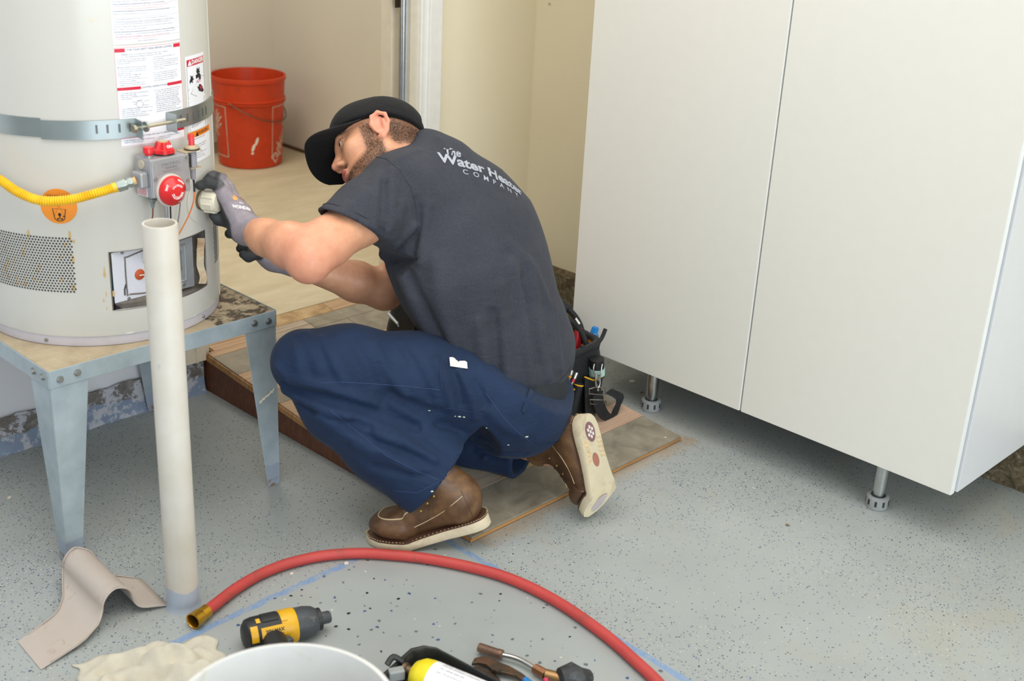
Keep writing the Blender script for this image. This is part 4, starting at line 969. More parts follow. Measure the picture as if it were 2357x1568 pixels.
def surface_nets(fn, lo, hi, h, fine=None):
    ax = [axis_steps(lo[i], hi[i], h, fine[i] if fine else None) for i in range(3)]
    n = np.array([len(a) for a in ax])
    vals = np.empty(n, np.float32); step = max(1, int(400000//(n[1]*n[2])))
    for i0 in range(0, n[0], step):
        i1 = min(n[0], i0+step)
        G = np.stack(np.meshgrid(ax[0][i0:i1], ax[1], ax[2], indexing='ij'), -1).reshape(-1, 3)
        vals[i0:i1] = fn(G).reshape(i1-i0, n[1], n[2])
    ins = vals < 0
    c = np.zeros((n[0]-1, n[1]-1, n[2]-1), np.int8)
    for dx in (0, 1):
        for dy in (0, 1):
            for dz in (0, 1):
                c += ins[dx:n[0]-1+dx, dy:n[1]-1+dy, dz:n[2]-1+dz]
    act = (c > 0) & (c < 8); idx = np.argwhere(act); m = len(idx)
    ids = -np.ones(act.shape, np.int64); ids[act] = np.arange(m)
    acc = np.zeros((m, 3)); cnt = np.zeros(m)
    corners = [(dx, dy, dz) for dx in (0, 1) for dy in (0, 1) for dz in (0, 1)]
    for a in corners:
        for axis in range(3):
            if a[axis]: continue
            b = list(a); b[axis] = 1
            va = vals[idx[:, 0]+a[0], idx[:, 1]+a[1], idx[:, 2]+a[2]]; vb = vals[idx[:, 0]+b[0], idx[:, 1]+b[1], idx[:, 2]+b[2]]
            cr_ = (va < 0) != (vb < 0); t = np.where(cr_, va/np.where(cr_, va-vb, 1), 0)
            p = np.tile(np.array(a, float), (m, 1)); p[:, axis] += t
            acc[cr_] += p[cr_]; cnt[cr_] += 1
    fr = acc/np.maximum(cnt, 1)[:, None]
    verts = np.stack([ax[k][idx[:, k]].astype(float)+fr[:, k]*(ax[k][idx[:, k]+1]-ax[k][idx[:, k]]) for k in range(3)], 1)
    faces = []
    for axis in range(3):
        u, v = (axis+1) % 3, (axis+2) % 3
        sl0 = [slice(None)]*3; sl1 = [slice(None)]*3
        sl0[axis] = slice(0, n[axis]-1); sl1[axis] = slice(1, n[axis])
        e = ins[tuple(sl0)] != ins[tuple(sl1)]
        e_idx = np.argwhere(e)
        ok = (e_idx[:, u] > 0) & (e_idx[:, v] > 0) & (e_idx[:, u] < n[u]-1) & (e_idx[:, v] < n[v]-1)
        e_idx = e_idx[ok]; flip = ins[tuple(sl0)][e_idx[:, 0], e_idx[:, 1], e_idx[:, 2]]
        q = []
        for du, dv in ((1, 1), (0, 1), (0, 0), (1, 0)):
            j = e_idx.copy(); j[:, u] -= du; j[:, v] -= dv; q.append(ids[j[:, 0], j[:, 1], j[:, 2]])
        q = np.stack(q, 1); q[~flip] = q[~flip][:, ::-1]; faces.append(q)
    return verts, np.concatenate(faces)
def soft(name, fn, lo, hi, h, mat_, parent=None, post=None, attr=None, relax=1, fine=None):
    """mesh a distance field and link it as one object"""
    v, f = surface_nets(fn, lo, hi, h, fine)
    # pull the vertices onto the surface
    for _ in range(relax):
        P = v.astype(np.float32); d = fn(P); e = np.float32(h*0.5 if fine is None else 0.0015); g = np.empty((len(P), 3), np.float32)
        for k in range(3):
            o = np.zeros(3, np.float32); o[k] = e; g[:, k] = (fn(P+o)-fn(P-o))/(2*e)
        gn = np.maximum(np.einsum('ij,ij->i', g, g), 0.05); v = v-np.clip(d/gn, -h, h)[:, None]*g*0.8
    at_ = attr(v) if attr is not None else None
    if post is not None: v = post(v)
    off = BASE.get(parent.name, V(0, 0, 0)) if parent is not None else V(0, 0, 0)
    me = bpy.data.meshes.new(name); me.vertices.add(len(v)); me.vertices.foreach_set('co', (v-off).ravel())
    me.loops.add(f.size); me.loops.foreach_set('vertex_index', f.ravel().astype(np.int32))
    me.polygons.add(len(f)); me.polygons.foreach_set('loop_start', np.arange(0, f.size, 4, dtype=np.int32)); me.polygons.foreach_set('loop_total', np.full(len(f), 4, dtype=np.int32))
    me.polygons.foreach_set('use_smooth', np.ones(len(f), bool)); me.update(calc_edges=True); me.validate()
    if at_ is not None:
        for k, a in at_.items():
            ca = me.color_attributes.new(k, 'FLOAT_COLOR', 'POINT'); col = np.ones((len(v), 4), np.float32); col[:, :a.shape[1]] = a; ca.data.foreach_set('color', col.ravel())
    me.materials.append(mat_)
    o = bpy.data.objects.new(name, me); COL.objects.link(o)
    if parent is not None: o.parent = parent
    BASE[o.name] = off; return o
def hit(fn, x, y, d0=2.2, d1=3.6):
    """where the line of sight through a photo pixel meets a soft shape"""
    k = ray(x, y); t = d0
    ts = np.arange(d0, d1, 0.004); P = (CC+ts[:, None]*k).astype(np.float32); d = fn(P); j = np.argmax(d < 0)
    if d[j] >= 0: j = int(np.argmin(d)); return P[j].astype(float)
    a, b = ts[max(j-1, 0)], ts[j]
    for _ in range(12):
        m = (a+b)/2
        if fn((CC+m*k)[None].astype(np.float32))[0] < 0: b = m
        else: a = m
    return CC+b*k
def grad(fn, p, e=0.003):
    p = np.asarray(p, float); return unit([fn((p+np.eye(3)[k]*e)[None].astype(np.float32))[0]-fn((p-np.eye(3)[k]*e)[None].astype(np.float32))[0] for k in range(3)])
def skinline(fn, pix, r, lift=0.0, n=6, d0=2.2):
    """a thin line (seam, stitch row) lying on a soft shape along photo pixels"""
    pts = []
    for (xa, ya), (xb, yb) in zip(pix[:-1], pix[1:]):
        for k in range(n): pts.append(hit(fn, xa+(xb-xa)*k/n, ya+(yb-ya)*k/n, d0))
    pts.append(hit(fn, *pix[-1], d0)); return [p+grad(fn, p)*lift for p in pts]
# ---------------------------------------------------------------- the worker
LV, HV, UP = V(-.684, .729, 0), V(.729, .684, 0), V(0, 0, 1)
J = {k: W(*v) for k, v in dict(LH=(1165, 915, 2.85), LK=(700, 832, 2.70), LA=(1000, 1105, 2.77), RH=(1215, 895, 3.03), RK=(905, 922, 3.20), RA=(1262, 1035, 3.00),
     PEL=(1190, 880, 2.93), WA=(1150, 770, 2.92), CH=(1081, 610, 2.88), UB=(1040, 480, 2.87), C7=(985, 355, 2.88), LS=(914, 443, 2.755), LE=(712, 588, 2.56), LW=(566, 527, 2.69),
     RS=(1065, 468, 3.02), RE=(885, 668, 3.05), RW=(660, 600, 2.93)).items()}
ang = radians(40); TL = -HV*cos(ang)+LV*sin(ang); TF = LV*cos(ang)+HV*sin(ang)     # left and forward of the chest
# head frame
HF = unit(V(-.855, .468, -.228)); HL = V(-.405, -.335, .850); HL = unit(HL-HF*np.dot(HL, HF)); HU = np.cross(HF, HL)
HM = np.array([HF, HL, HU]).T; HO = V(1.8108, 2.1378, .8005); HS = .985
def toh(P): return (((P-HO.astype(np.float32)) @ HM.astype(np.float32))/np.float32(HS)).astype(np.float32)
def h2w(p): return HO+HM @ (np.asarray(p, float)*HS)
EAR = [(.010, .074, -.006), (.013, .078, .012), (.006, .085, .030), (-.010, .090, .034), (-.024, .091, .022), (-.026, .088, .002), (-.016, .082, -.018), (-.004, .077, -.030), (.005, .074, -.026)]
def head_sdf(P):
    c = np.linalg.norm(P-HO.astype(np.float32), axis=1); m = c < .24
    out = (c-.17).astype(np.float32)
    if m.any(): out[m] = head_core(P[m])
    return out
def head_core(P):
    Q = toh(P); M_ = Q.copy(); M_[:, 1] = np.abs(M_[:, 1])
    d = ellip(Q, (-.012, 0, .040), (.094, .073, .090))
    d = smin(d, ellip(Q, (.032, 0, -.018), (.060, .058, .090)), .04)
    d = smin(d, ellip(Q, (.040, 0, -.072), (.050, .046, .036)), .03)
    d = smin(d, rcone(Q, (.074, -.010, -.096), (.074, .010, -.096), .019, .019), .025)
    d = smin(d, rcone(M_, (.0, .056, -.045), (.066, .020, -.094), .016, .015), .025)
    d = smin(d, rcone(M_, (.083, .030, .040), (.088, .004, .036), .011, .011), .018)
    d = smin(d, ellip(M_, (.062, .042, -.004), (.020, .020, .016)), .022)
    d = smax(d, -ellip(M_, (.100, .033, .020), (.020, .020, .013)), .012)
    d = smin(d, ellip(M_, (.0775, .033, .0205), (.0135, .0145, .0135)), .004)
    d = smax(d, -ellip(M_, (.092, .035, .0195), (.013, .0125, .0056)), .002)
    d = smin(d, rcone(Q, (.090, 0, .026), (.110, 0, -.010), .0075, .0105), .012)
    d = smin(d, ellip(M_, (.100, .0105, -.0155), (.011, .0075, .0075)), .006)
    d = smax(d, -ellip(M_, (.104, .0065, -.0225), (.0050, .0030, .0035)), .002)
    d = smin(d, ellip(Q, (.0965, 0, -.0455), (.0085, .0225, .0055)), .007)
    d = smin(d, ellip(Q, (.0945, 0, -.0570), (.0085, .0195, .0062)), .006)
    d = smax(d, -ellip(Q, (.1045, 0, -.0512), (.010, .021, .0012)), .0015)
    # ears: shell bowl with rim
    e = ellip(M_, (-.006, .080, .003), (.019, .0055, .030))
    e = smax(e, -ellip(M_, (-.003, .090, .000), (.011, .011, .018)), .006)
    e = smin(e, chain(M_, EAR, [.0036, .0038, .0042, .0044, .0044, .0042, .0046, .0058, .004], .004), .005)
    e = smin(e, rcone(M_, (-.016, .086, .012), (-.014, .083, -.010), .003, .003), .005)
    d = smin(d, e, .008)
    return d*HS
def neck_sdf(P):
    a = h2w((-.030, .0, -.035)); b = J['C7']+TF*0.03+V(0, 0, -.02)
    return rcone(P, a, b, .056, .064)
def arm_l(P):
    e, w = J['LE'], J['LW']; s = J['LS']; m = s+(e-s)*.45; f1 = e+(w-e)*.30; f2 = e+(w-e)*.66
    d = chain(P, [s, m, e+(s-e)*.18, e], [.060, .055, .050, .047], .02)
    d = smin(d, chain(P, [e, f1+V(0, 0, .004), f2, w], [.047, .0465, .0375, .0270], .02), .022)
    ol = e+unit(e-(s+w)/2)*.022+V(0, 0, -.012); return smin(d, rcone(P, ol, ol+V(.004, 0, .004), .030, .030), .03)
def arm_r(P):
    e, w = J['RE'], J['RW']; s = J['RS']; f1 = e+(w-e)*.30
    d = chain(P, [s, e], [.058, .046], .02); return smin(d, chain(P, [e, f1, w], [.046, .047, .028], .02), .02)
def torso_core(P):
    Q = squash(P, TL, .70, J['CH']); return chain(Q, [J['PEL'], J['WA'], J['CH'], J['UB']], [.066, .080, .105, .098], .05)
def legs_core(P):
    d = chain(P, [W(1165, 930, 2.90), J['LK'], J['LA']], [.055, .050, .038], .03); return smin(d, chain(P, [J['RH'], J['RK'], J['RA']], [.080, .050, .040], .03), .02)
def body_sdf(P):
    d = smin(head_sdf(P), neck_sdf(P), .03)
    d = smin(d, torso_core(P), .05); d = smin(d, arm_l(P), .03); d = smin(d, arm_r(P), .03); return smin(d, legs_core(P), .03)
# skin colours: bare skin, beard shadow, lips
def skin_attr(v):
    Q = toh(v.astype(np.float32)).astype(float); x, y, z = Q[:, 0], np.abs(Q[:, 1]), Q[:, 2]
    inh = (np.linalg.norm(Q, axis=1) < .17)
    sb = lambda a, lo, hi: np.clip((a-lo)/(hi-lo), 0, 1)
    jaw = sb(-z, .030+.35*np.clip(x-.03, -.05, .05), .050+.35*np.clip(x-.03, -.05, .05))*sb(x, -.006, .008)
    side = np.exp(-((x-.026)/.016)**2)*sb(z, -.06, -.03)*sb(.055-z, 0, .02)*sb(y, .045, .055)
    mus = np.exp(-((z+.0335)/.008)**2)*sb(x, .082, .09)*sb(.036-y, 0, .01)
    beard = np.clip(jaw+side+mus, 0, 1)*inh
    lip = ((ellip(Q.astype(np.float32), (.0965, 0, -.0455), (.0095, .023, .0058)) < .0012) | (ellip(Q.astype(np.float32), (.0945, 0, -.0570), (.0095, .020, .0066)) < .0012))*inh*1.0
    beard = beard*(1-lip)
    brow = np.exp(-((z-.047+.10*(y-.03))/.0055)**2)*sb(x, .06, .07)*sb(y, .010, .018)*sb(.056-y, 0, .01)*inh
    hair = inh*sb(-x, .012, .03)*sb(z, -.055, -.035)*(1-sb(y, .2, .3))
    hair = hair*(np.linalg.norm(Q-np.array([-.005, 0, 0]), axis=1) > .0)
    ear = (y > .0775)*inh*(np.abs(x+.006) < .034)*1.0; hair = hair*(1-ear); beard = beard*(1-ear)
    w = v-J['LE'][None]; pink = np.exp(-(np.linalg.norm(v-(J['LE']+V(0, 0, -.02)), axis=1)/.07)**2)
    pink = np.clip(pink+ear*.8+.7*np.exp(-((x-.115)**2+(z+.008)**2+y**2)/.018**2)*inh, 0, 1)
    return {'mask': np.stack([np.clip(beard*.75+brow+hair*.9, 0, 1), lip, pink], 1)}
def mat_skin():
    t = NT('skin'); a = t.n('ShaderNodeVertexColor'); a.layer_name = 'mask'; s_ = t.n('ShaderNodeSeparateColor'); t.link(a.outputs[0], s_.inputs[0])
    col = t.ramp(t.noise(45, 4, 0.6), [(0.3, srgb(206, 146, 112)), (0.7, srgb(220, 164, 130))])
    col = t.mix(t.math('MULTIPLY', s_.outputs[2], 0.55), col, srgb(222, 132, 116))
    col = t.mix(t.math('MULTIPLY', s_.outputs[1], 0.8), col, srgb(182, 100, 92))
    k = t.ramp(t.noise(420, 3, 0.6), [(0.35, (0.55,)*3), (0.6, (1,)*3)])
    col = t.mix(t.math('MULTIPLY', s_.outputs[0], k), col, srgb(62, 42, 32))
    t.set(col, 0.48); t.b.inputs['Subsurface Weight'].default_value = 0.12; t.b.inputs['Subsurface Radius'].default_value = (.012, .005, .003); t.b.inputs['Subsurface Scale'].default_value = 0.6
    t.bump(t.noise(300, 3), 0.12, 0.001); return t.m
person = soft('person', body_sdf, (1.30, 1.62, .03), (2.30, 2.42, .98), .008, mat_skin(), None, attr=skin_attr, fine=((1.68, 1.93, .0030), (1.99, 2.24, .0030), (.69, .94, .0030)))
tag(person, 'kneeling worker in charcoal T-shirt, navy trousers and black cap reaching for the heater', 'person')

# --------------------------------------------- T-shirt
HEMP = W(1200, 917, 2.91); HEMN = unit(V(*(W(1195, 905, 2.93)-W(1140, 735, 2.92)))); HEMN = unit(HEMN+HV*.30)
SLP = J['LS']+(J['LE']-J['LS'])*.52; SLN = unit(J['LE']-J['LS']); SLC = unit(SLN+V(0, 0, -1.05))
def shirt_base(P):
    Q = squash(P, TL, .68, J['CH'])
    d = chain(Q, [W(1196, 925, 2.93), W(1180, 815, 2.92), W(1132, 735, 2.91), W(1090, 625, 2.885), W(1058, 535, 2.88), W(1020, 462, 2.87), W(985, 405, 2.87)], [.094, .100, .118, .133, .132, .110, .080], .05)
    d = smin(d, chain(P, [W(1000, 420, 2.87), J['LS']+V(0, 0, .004), J['LS']+(J['LE']-J['LS'])*.35, SLP+SLN*.09], [.080, .072, .069, .068], .04), .055)
    d = smin(d, chain(P, [W(1000, 445, 2.90), J['RS'], J['RS']+(J['RE']-J['RS'])*.55], [.085, .080, .070], .04), .055)
    d = smin(d, chain(P, [W(1000, 385, 2.885), W(974, 357, 2.875)], [.066, .056], .02), .045)
    return d
def shirt_cut(P, d):
    d = smax(d, ((P-HEMP.astype(np.float32)) @ HEMN.astype(np.float32)), .006)
    near = (np.linalg.norm(P-SLP.astype(np.float32), axis=1) < .16)
    pl = np.where(near, ((P-(SLP+SLN*.010).astype(np.float32)) @ SLC.astype(np.float32)), -1.0).astype(np.float32)
    d = smax(d, pl, .004)
    d = smax(d, (.286-P[:, 2]).astype(np.float32), .006)
    # hollow sleeve mouth and hem
    hol = chain(P, [SLP-SLN*.035, SLP+SLN*.09], [.055, .064], .01); d = smax(d, -hol, .004)
    Q = squash(P, TL, .70, J['CH']); hol = chain(Q, [W(1210, 975, 2.93), W(1190, 895, 2.92)], [.096, .078], .02); d = smax(d, -hol, .004)
    return d
_sf = []
def shirt_sdf(P):
    return shirt_cut(P, folds(P, shirt_base(P), _sf))
def F(pix, amp, wid, base=None, n=2):
    base = base or shirt_base
    pts = []
    for (xa, ya), (xb, yb) in zip(pix[:-1], pix[1:]):
        for k in range(n): pts.append(hit(base, xa+(xb-xa)*k/n, ya+(yb-ya)*k/n))
    pts.append(hit(base, *pix[-1])); return (pts, amp, wid)
_sf += [F([(905, 395), (900, 440), (905, 500), (880, 560)], 0.0101, 0.0108), F([(925, 470), (905, 545), (875, 590)], 0.0084, 0.0081), F([(870, 400), (862, 450), (858, 520)], 0.0067, 0.0090),
        F([(885, 420), (882, 480), (878, 540)], -0.0084, 0.0072), F([(955, 520), (915, 560), (880, 585)], 0.0084, 0.0090), F([(950, 545), (905, 575)], -0.0067, 0.0063),
        F([(960, 460), (965, 520), (950, 590)], -0.0067, 0.0081), F([(985, 470), (972, 540), (965, 600)], 0.0067, 0.0108),
        F([(1180, 610), (1200, 700), (1215, 800), (1225, 880)], 0.0101, 0.0126), F([(1215, 600), (1235, 690), (1248, 780), (1262, 870)], 0.0084, 0.0099), F([(1200, 640), (1222, 740), (1236, 840)], -0.0084, 0.0090),
        F([(1150, 660), (1165, 760), (1170, 870)], 0.0067, 0.0144), F([(1170, 560), (1230, 620), (1262, 700)], 0.0050, 0.0126), F([(1100, 740), (1110, 810), (1120, 880)], 0.0067, 0.0117), F([(1135, 720), (1142, 800), (1145, 880)], -0.0067, 0.0099),
        F([(905, 600), (940, 680), (985, 770)], 0.0067, 0.0108), F([(930, 610), (975, 700), (1030, 800)], -0.0050, 0.0108), F([(1010, 320), (1030, 345), (1060, 360)], 0.0050, 0.0090), F([(960, 345), (930, 360), (900, 375)], 0.0050, 0.0090),
        F([(1275, 700), (1280, 780), (1290, 850)], 0.0067, 0.0090), F([(840, 440), (800, 480), (775, 500)], 0.0050, 0.0108), F([(1000, 600), (1010, 700), (1040, 790)], 0.0050, 0.0162)]
def mat_cloth(name, c1, c2, weave, fade=None, rough=0.85):
    t = NT(name); col = t.ramp(t.noise(9, 4, 0.6), [(0.3, srgb(*c1)), (0.7, srgb(*c2))])
    sp = t.ramp(t.noise(weave, 2, 0.5), [(0.35, (0.0,)*3), (0.65, (1.0,)*3)])
    col = t.mix(t.math('MULTIPLY', sp, 0.22), col, srgb(*(fade or c2)))
    t.set(col, rough, spec=0.25); t.b.inputs['Sheen Weight'].default_value = 0.04; t.b.inputs['Sheen Roughness'].default_value = 0.5
    b1 = t.bump(t.noise(16, 4, 0.55, t.mapping((1, 1, 2.2), rot=(.5, .4, .3)), 0.6), 0.45, 0.009); t.bump(t.noise(weave*2, 2), 0.25, 0.0006, b1); return t.m
M_SHIRT = mat_cloth('charcoal_cotton', (46, 48, 56), (56, 58, 67), 420, (84, 86, 96))
shirt = soft('t_shirt', shirt_sdf, (1.45, 1.66, .24), (2.22, 2.28, .95), .0058, M_SHIRT, person)
M_SEAM = simple('shirt_seam', (48, 50, 58), 0.9)
def rib(name, fn, pix, r, mat_, parent, lift=0.0, n=6): return obj(name, MB().tube(skinline(fn, pix, r, lift, n), r, 6), mat_, parent, 60)
rib('shoulder_seam', shirt_sdf, [(862, 360), (890, 366), (920, 392), (945, 430), (958, 475), (962, 520), (955, 555)], .0013, M_SEAM, shirt)
def ring(fn_dir, center, nrm, fn, lift):
    """closed loop where a soft shape meets a plane"""
    u = unit(np.cross(nrm, V(.3, .2, 1))); w = np.cross(nrm, u); out = []
    for k in range(48):
        a = 2*pi*k/48; dv = u*cos(a)+w*sin(a); ts = np.arange(.02, .26, .002); P = (center+ts[:, None]*dv).astype(np.float32); d = fn(P); j = np.argmax(d > 0)
        out.append(center+dv*(ts[j]+lift))
    return out
obj('sleeve_hem', MB().tube(ring(None, SLP-SLN*.012, SLC, shirt_base, .0002), .0010, 5, closed=True), M_SEAM, shirt, 60)
obj('hem_stitch', MB().tube(ring(None, HEMP-HEMN*.016, HEMN, lambda P: folds(P, shirt_base(P), _sf), .0004), .0010, 5, closed=True), M_SEAM, shirt, 60)
# ribbed collar around the neck
_nk = unit(h2w((-.030, 0, -.035))-(J['C7']+TF*.03+V(0, 0, -.02))); _nc = J['C7']+TF*.016+_nk*.054
obj('collar', MB().tube(ring(None, _nc, unit(_nk+TF*.25), lambda P: neck_sdf(P)-np.float32(.005), .0), .0052, 8, closed=True), M_SHIRT, shirt, 60)
# printed lettering on the back, wrapped onto the cloth
def wrap(mb, verts, faces, origin, eu, ev, fn, lift=.0012):
    P = np.array([origin+eu*x+ev*y for x, y, _ in verts], np.float32)
    for _ in range(5):
        d = fn(P); g = np.stack([(fn(P+np.float32(.003)*np.eye(3, dtype=np.float32)[k])-fn(P-np.float32(.003)*np.eye(3, dtype=np.float32)[k]))/.006 for k in range(3)], 1)
        P = P-((d-lift)/np.maximum(np.einsum('ij,ij->i', g, g), .1))[:, None]*g
    mb.add(P, faces)
shirt_fold = lambda P: folds(P, shirt_base(P), _sf)
T0 = hit(shirt_base, 1010, 366); T1 = hit(shirt_base, 1085, 384); eu = unit(T1-T0); n0 = grad(shirt_base, hit(shirt_base, 1060, 375)); ev = unit(np.cross(n0, eu))
pm_ = MB()
def fine(body, size, **kw):
    vv, ff = text_mesh(body, size, 'LEFT', res=3, **kw); return vv, ff
wrap(pm_, *fine('Water Heater', .0425, bold=.0014), T0+ev*.004, eu, ev, shirt_fold)
wrap(pm_, *fine('The', .024, bold=.0006), T0+eu*.018+ev*.0295, eu, ev, shirt_fold)
wrap(pm_, *fine('C O M P A N Y', .020, bold=.0002, spacing=1.3), T0+eu*.054-ev*.024, eu, ev, shirt_fold)
tag(obj('printed_lettering', pm_, simple('grey_print', (166, 170, 180), 0.7, var=0.06, dirt=(110, 112, 120), dirt_amt=.35, dscale=90), shirt, 0), kind='stuff')

# --------------------------------------------- trousers
LCU = W(996, 1110, 2.778); RCU = W(1205, 1048, 3.04)
def tr_base(P):
    Q = squash(P, TL, .80, J['PEL'])
    d = chain(Q, [W(1180, 870, 2.93), W(1195, 930, 2.93)], [.108, .112], .04)
    d = smin(d, ellip(P, W(1200, 940, 2.88), (.105, .105, .105)), .05)
    d = smin(d, chain(P, [W(1150, 915, 2.86), W(960, 872, 2.79), W(800, 845, 2.73), J['LK']], [.112, .098, .087, .068], .04), .05)
    d = smin(d, chain(P, [J['RH'], J['RK']], [.105, .070], .04), .05)
    c = chain(P, [J['LK']+V(0, 0, -.004), W(780, 938, 2.715), W(880, 1025, 2.74), LCU+unit(LCU-J['LK'])*.03], [.066, .073, .077, .088], .04)
    c = smin(c, chain(P, [W(880, 965, 2.745), W(985, 1045, 2.775), W(1048, 1095, 2.785)], [.060, .062, .066], .03), .03)
    d = smin(d, c, .022)
    d = smin(d, chain(P, [J['RK'], W(1080, 1018, 3.10), RCU+unit(RCU-J['RK'])*.03], [.068, .060, .058], .04), .03)
    return d
TWP = W(1258, 899, 2.88); TWN = unit(UP*.83-LV*.56)
_tf = []
def tr_cut(P, d):
    f32 = np.float32
    near = np.linalg.norm(P-LCU.astype(f32), axis=1) < .17; dl = unit(LCU-J['LK']); dl = unit(dl+V(0, 0, .10))
    d = smax(d, np.where(near, (P-LCU.astype(f32)) @ dl.astype(f32), -1).astype(f32), .004)
    d = smax(d, -rcone(P, LCU-dl*.06, LCU+dl*.05, .056, .078), .004)
    near = np.linalg.norm(P-RCU.astype(f32), axis=1) < .12; dr_ = unit(RCU-J['RK'])
    d = smax(d, np.where(near, (P-RCU.astype(f32)) @ dr_.astype(f32), -1).astype(f32), .004)
    d = smax(d, -rcone(P, RCU-dr_*.05, RCU+dr_*.05, .046, .054), .004)
    d = smax(d, (P-TWP.astype(f32)) @ TWN.astype(f32), .004)
    Q = squash(P, TL, .80, J['PEL']); d = smax(d, -chain(Q, [W(1204, 905, 2.935), W(1176, 825, 2.92)], [.084, .104], .02), .004)
    return d
def tr_sdf(P):
    d = tr_cut(P, folds(P, tr_base(P), _tf))      # cloth flattens where it rests on the ramp
    rest = np.where(P[:, 0] > 1.73, (.0155+(P[:, 1]-RY0)*((.126-.014)/(RY1-RY0)))-P[:, 2], -1).astype(np.float32)
    return smax(d, rest, .006)
G = lambda pix, amp, wid: F(pix, amp, wid, tr_base)
_tf += [G([(660, 890), (740, 915), (850, 945), (960, 985)], -0.0243, 0.0097), G([(680, 875), (760, 895), (860, 930)], 0.0121, 0.0097), G([(655, 900), (720, 935), (800, 960)], 0.0102, 0.0081), G([(690, 930), (760, 965), (850, 985)], -0.0081, 0.0072),
        G([(740, 780), (765, 830), (790, 880)], 0.0062, 0.0088), G([(860, 790), (890, 850), (930, 910)], 0.0062, 0.0104), G([(930, 800), (965, 860), (990, 920)], -0.0062, 0.0088), G([(1000, 830), (1025, 880), (1040, 940)], 0.0081, 0.0088), G([(1020, 820), (1050, 870), (1062, 930)], -0.0081, 0.0072),
        G([(1060, 860), (1085, 910), (1095, 960)], 0.0081, 0.0081), G([(1095, 880), (1120, 930)], -0.0081, 0.0072), G([(960, 985), (1010, 1000), (1080, 1012)], 0.0081, 0.0097), G([(870, 1000), (930, 1020), (1000, 1060)], 0.0102, 0.0104), G([(890, 960), (960, 1010), (1030, 1060)], -0.0081, 0.0088),
        G([(820, 1030), (880, 1040), (960, 1090)], 0.0081, 0.0104), G([(860, 1075), (930, 1090), (1010, 1098)], -0.0062, 0.0088), G([(780, 985), (850, 1010), (920, 1040)], -0.0081, 0.0097), G([(720, 930), (790, 985), (850, 1040)], 0.0062, 0.0097),
        G([(1090, 1050), (1140, 1060), (1200, 1062)], 0.0081, 0.0081), G([(1090, 1035), (1150, 1042), (1210, 1045)], -0.0081, 0.0065), G([(680, 800), (690, 850), (700, 880)], 0.0062, 0.0097), G([(640, 845), (665, 880), (720, 905)], 0.0081, 0.0081),
        G([(900, 905), (960, 935), (1010, 950)], -.007, .010), G([(905, 930), (950, 960), (985, 975)], .008, .010), G([(700, 770), (720, 810), (735, 850)], .006, .012), G([(810, 780), (840, 830), (860, 880)], -.006, .012),
        G([(1130, 950), (1160, 980), (1200, 1000)], .005, .014), G([(735, 960), (800, 1005), (850, 1020)], .008, .011), G([(930, 1040), (985, 1060), (1035, 1085)], -.007, .011)]
M_NAVY = mat_cloth('navy_twill', (18, 34, 60), (26, 44, 74), 500, (38, 58, 88), 0.75)
trous = soft('trousers', tr_sdf, (1.36, 1.55, .015), (2.26, 2.36, .52), .006, M_NAVY, person)
M_NSEAM = simple('navy_seam', (18, 36, 70), 0.8); M_NSEAM2 = simple('navy_seam_light', (38, 60, 98), 0.8)
rib('outer_seam', tr_sdf, [(1012, 898), (940, 890), (860, 884), (790, 880), (740, 882)], .0008, M_NSEAM2, trous)
rib('shin_seam', tr_sdf, [(760, 945), (830, 1000), (890, 1050), (960, 1085), (1010, 1105)], .0008, M_NSEAM2, trous)
rib('hip_seam', tr_sdf, [(1118, 905), (1150, 950), (1185, 990), (1222, 1018)], .0009, M_NSEAM2, trous)
rib('back_pocket', tr_sdf, [(1010, 985), (985, 960), (990, 945), (1040, 940), (1090, 950), (1135, 935)], .0010, M_NSEAM, trous)
rib('front_pocket', tr_sdf, [(1022, 822), (1012, 850), (1016, 896)], .0016, M_NSEAM, trous)
rib('cuff_stitch', tr_sdf, [(905, 1130), (960, 1135), (1010, 1110), (1048, 1080)], .0007, M_NSEAM2, trous)
wb0 = ring(None, W(1200, 925, 2.93)+0*UP, TWN, tr_base, .0006)
obj('waistband_seam', MB().tube(wb0, .0011, 5, closed=True), M_NSEAM, trous, 60)
bl0 = [hit(tr_sdf, *q) for q in ((1222, 898), (1216, 916), (1209, 934), (1203, 950))]
obj('belt_loop', MB().ribbon([p+grad(tr_base, p)*.001 for p in bl0], unit(np.cross(bl0[-1]-bl0[0], grad(tr_base, bl0[1])))*.011, grad(tr_base, bl0[1])*.003), M_NAVY, trous, 60)
pk0 = [hit(tr_sdf, *q) for q in ((1034, 828), (1052, 832), (1072, 838))]
obj('pocket_lining', MB().grid(lambda u, v: (lambda p: p+grad(tr_base, p)*(.003+.004*sin(u*9)*(1-v)))(hit(tr_base, 1033+40*u+2*v, 824+12*u+(20-6*u)*v)), 8, 5), simple('white_lining', (226, 222, 214), 0.9), trous, 60)
spk = MB(); rs = random.Random(2)
for x, y, r_ in ((1058, 959, .0035), (1068, 960, .003), (988, 945, .0025), (1120, 985, .002), (1212, 1005, .004), (1170, 1024, .003), (1110, 1012, .003), (995, 1131, .003), (1048, 958, .002)):
    p = hit(tr_sdf, x, y); g = grad(tr_base, p); u_ = unit(np.cross(g, V(0, 0, 1))); w_ = np.cross(g, u_)
    spk.add([p+g*.0008+u_*r_*cos(a)*rs.uniform(.7, 1.3)+w_*r_*.6*sin(a)*rs.uniform(.7, 1.3) for a in [2*pi*i/9 for i in range(9)]], [tuple(range(9))])
tag(obj('paint_speck', spk, simple('cream_speck', (206, 212, 186), 0.7), trous, 0), kind='stuff')
